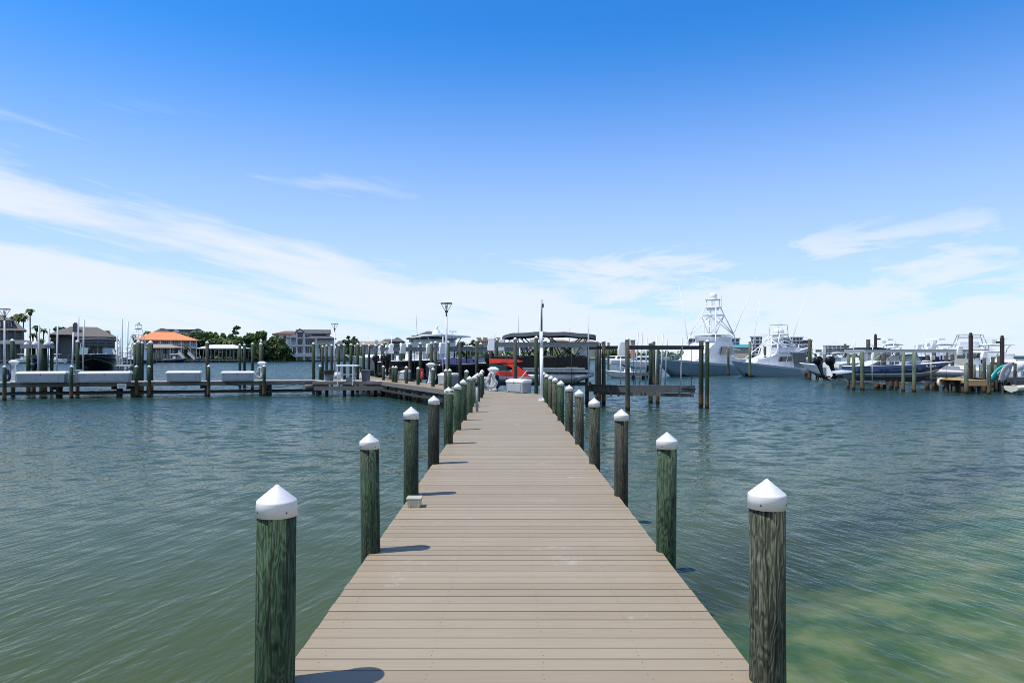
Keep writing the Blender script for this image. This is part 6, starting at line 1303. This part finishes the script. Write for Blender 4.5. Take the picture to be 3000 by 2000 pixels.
def palm(px, Y, ytop, label, seed=1, hpx=14, skirt=True, group='palms on the far shore'):
    rng = random.Random(seed); x = X_(px,Y); zt = Z_(ytop,Y); zb = .5; R_ = 1.25*hpx*Y/FOC; h = zt-zb-R_*.45; t = thing('palm_tree', label, 'palm', (x,Y,zb), 0, group)
    b = MB(); b.tube([(0,0,-.3),(.1,0,h*.3),(-.05,0,h*.7),(0,0,h)], .22, 7); b.build('trunk', M['trunk'], t); c = MB()
    for i in range(26):
        a = rng.uniform(0,6.28); up = rng.uniform(-.5,1.0); pts = []; L = R_*rng.uniform(.75,1.05); dirv = Vector((math.cos(a),math.sin(a),0)); n_ = Vector((-math.sin(a),math.cos(a),0))
        for k in range(6): u = k/5; pts.append(dirv*L*u*(1-.25*abs(up)) + Vector((0,0,h + L*(up*u*.75 - .75*u*u))))
        for k in range(5):
            w0, w1 = R_*.17*math.sin(math.pi*(k/5*.85+.15)), R_*.17*math.sin(math.pi*((k+1)/5*.85+.15))
            for s in (-1,1): c.add([pts[k], pts[k+1], pts[k+1]+n_*s*w1-Vector((0,0,w1*.6)), pts[k]+n_*s*w0-Vector((0,0,w0*.6))], [(0,1,2,3)])
    c.build('crown', M['frond'], t)
    if skirt:
        d = MB(); d.lathe([(.3,h*.0+h-R_*1.0),(R_*.32,h-R_*.7),(R_*.36,h-R_*.3),(R_*.2,h+.1)], n=9, wob=.15); d.build('dead_skirt', M['deadfrond'], t)
    return t
palm(88.5, 262, 899, 'tallest palm, thin trunked and alone on the left skyline', 3, 14)
for k, (px, yt, hp) in enumerate([(36,920,15),(55,911,18),(69,917,15)]): palm(px, 275, yt, 'palm rising behind the leftmost house, %s of three from the left' % ORD[k], 10+k, hp)
for k, (px, yt, hp, Y) in enumerate([(108,948,13,262),(128,958,12,258),(97,970,13,252),(120,985,15,245),(170,985,12,243),(155,990,10,244),(313,962,14,285),(431,964,13,285),(535,968,13,285),(660,985,16,268),(700,978,18,272),(680,990,15,262),(938,1004,9,284),(956,1003,9,284),(1125,998,13,310),(1140,1002,10,308)]):
    palm(px, Y, yt, 'low bushy palm, %s from the left along the far shore' % ORD[sorted([108,128,97,120,170,155,313,431,535,660,700,680,938,956,1125,1140]).index(px)], 30+k, hp, skirt=k % 3 == 0)
TR = [(175,285,957,46,'leafdark'),(195,290,950,30,'leafolive'),(395,275,980,30,'leafdark'),(575,290,972,66,'leafdark'),(610,285,972,62,'leaf'),(640,280,972,66,'leaf'),(672,280,980,50,'leafdark'),(695,290,953,34,'leafdark'),(560,280,985,60,'leaf'),(590,275,980,64,'leafdark'),(625,272,985,60,'leafdark'),(655,270,990,60,'leaf'),(690,270,985,62,'leaf'),(720,272,985,56,'leafdark'),(735,275,975,52,'leaf'),(765,270,966,60,'leaf'),(770,262,1000,70,'leafdark'),(800,275,985,44,'leaf'),(822,270,990,50,'leafolive'),(835,264,1012,44,'leafdark'),
      (1017,315,981,28,'leafdark'),(1040,318,982,26,'leafdark'),(1028,314,996,52,'leafdark'),(1384,370,996,28,'leafdark'),(1500,420,998,50,'leafdark'),(1630,420,1000,60,'leaf'),(1350,360,1002,40,'leafdark'),(1680,400,1008,60,'leafdark'),(1800,440,1016,70,'leafolive'),(250,244,1028,24,'leaf'),(545,258,1015,20,'leafolive')]
for k, (px, Y, yt, w, mm) in enumerate(TR):
    idx = sorted(range(len(TR)), key=lambda i: TR[i][0]).index(k)
    tree(px, Y, yt, w, '%s green leafy tree, %s from the left on the far shore' % ({'leaf':'mid','leafdark':'dark','leafolive':'olive'}[mm], ORD[idx]), mm, seed=50+k, n=18 if w < 40 else 30)
for k, px in enumerate((745,785,815,850)):
    tree(px, 258+k*9, 1034, 44, 'low dark hedge bush, %s from the left on the lawn behind the seawall' % ORD[k], 'leafdark', seed=90+k, n=16, name='bush')
# far-off wood along the right bank: reads as one mass
rng = random.Random(77); c = MB()
for i in range(420):
    x = rng.uniform(62, 330); y = 480 + (x-60)*.27 + rng.uniform(0,60); hgt = rng.uniform(2,5.5)*(1.6 if rng.random() < .12 else 1)*(1 if x < 250 else .6)
    for q in range(16):
        p = Vector((x+rng.gauss(0,2.2), y+rng.gauss(0,2), .7+hgt*rng.random())); u = Vector((rng.gauss(0,1),rng.gauss(0,1),rng.gauss(0,1))).normalized(); v = u.orthogonal().normalized(); s = rng.uniform(.5,1.1)
        c.add([p-u*s-v*s*.5, p+u*s*.2-v*s*.6, p+u*s, p+v*s*.6], [(0,1,2,3)])
tag(c.build('far_wood', M['leafdark']), kind='stuff')
rng = random.Random(78); c = MB()
for i in range(260):
    x = rng.uniform(-190, 30); y = 345 + rng.uniform(0,80) - (x*.05); hgt = rng.uniform(3,7.5)
    for q in range(16):
        p = Vector((x+rng.gauss(0,2), y+rng.gauss(0,2), .7+hgt*rng.random())); u = Vector((rng.gauss(0,1),rng.gauss(0,1),rng.gauss(0,1))).normalized(); v = u.orthogonal().normalized(); s = rng.uniform(.7,1.4)
        c.add([p-u*s-v*s*.5, p+u*s*.2-v*s*.6, p+u*s, p+v*s*.6], [(0,1,2,3)])
tag(c.build('shore_wood', M['leaf']), kind='stuff')
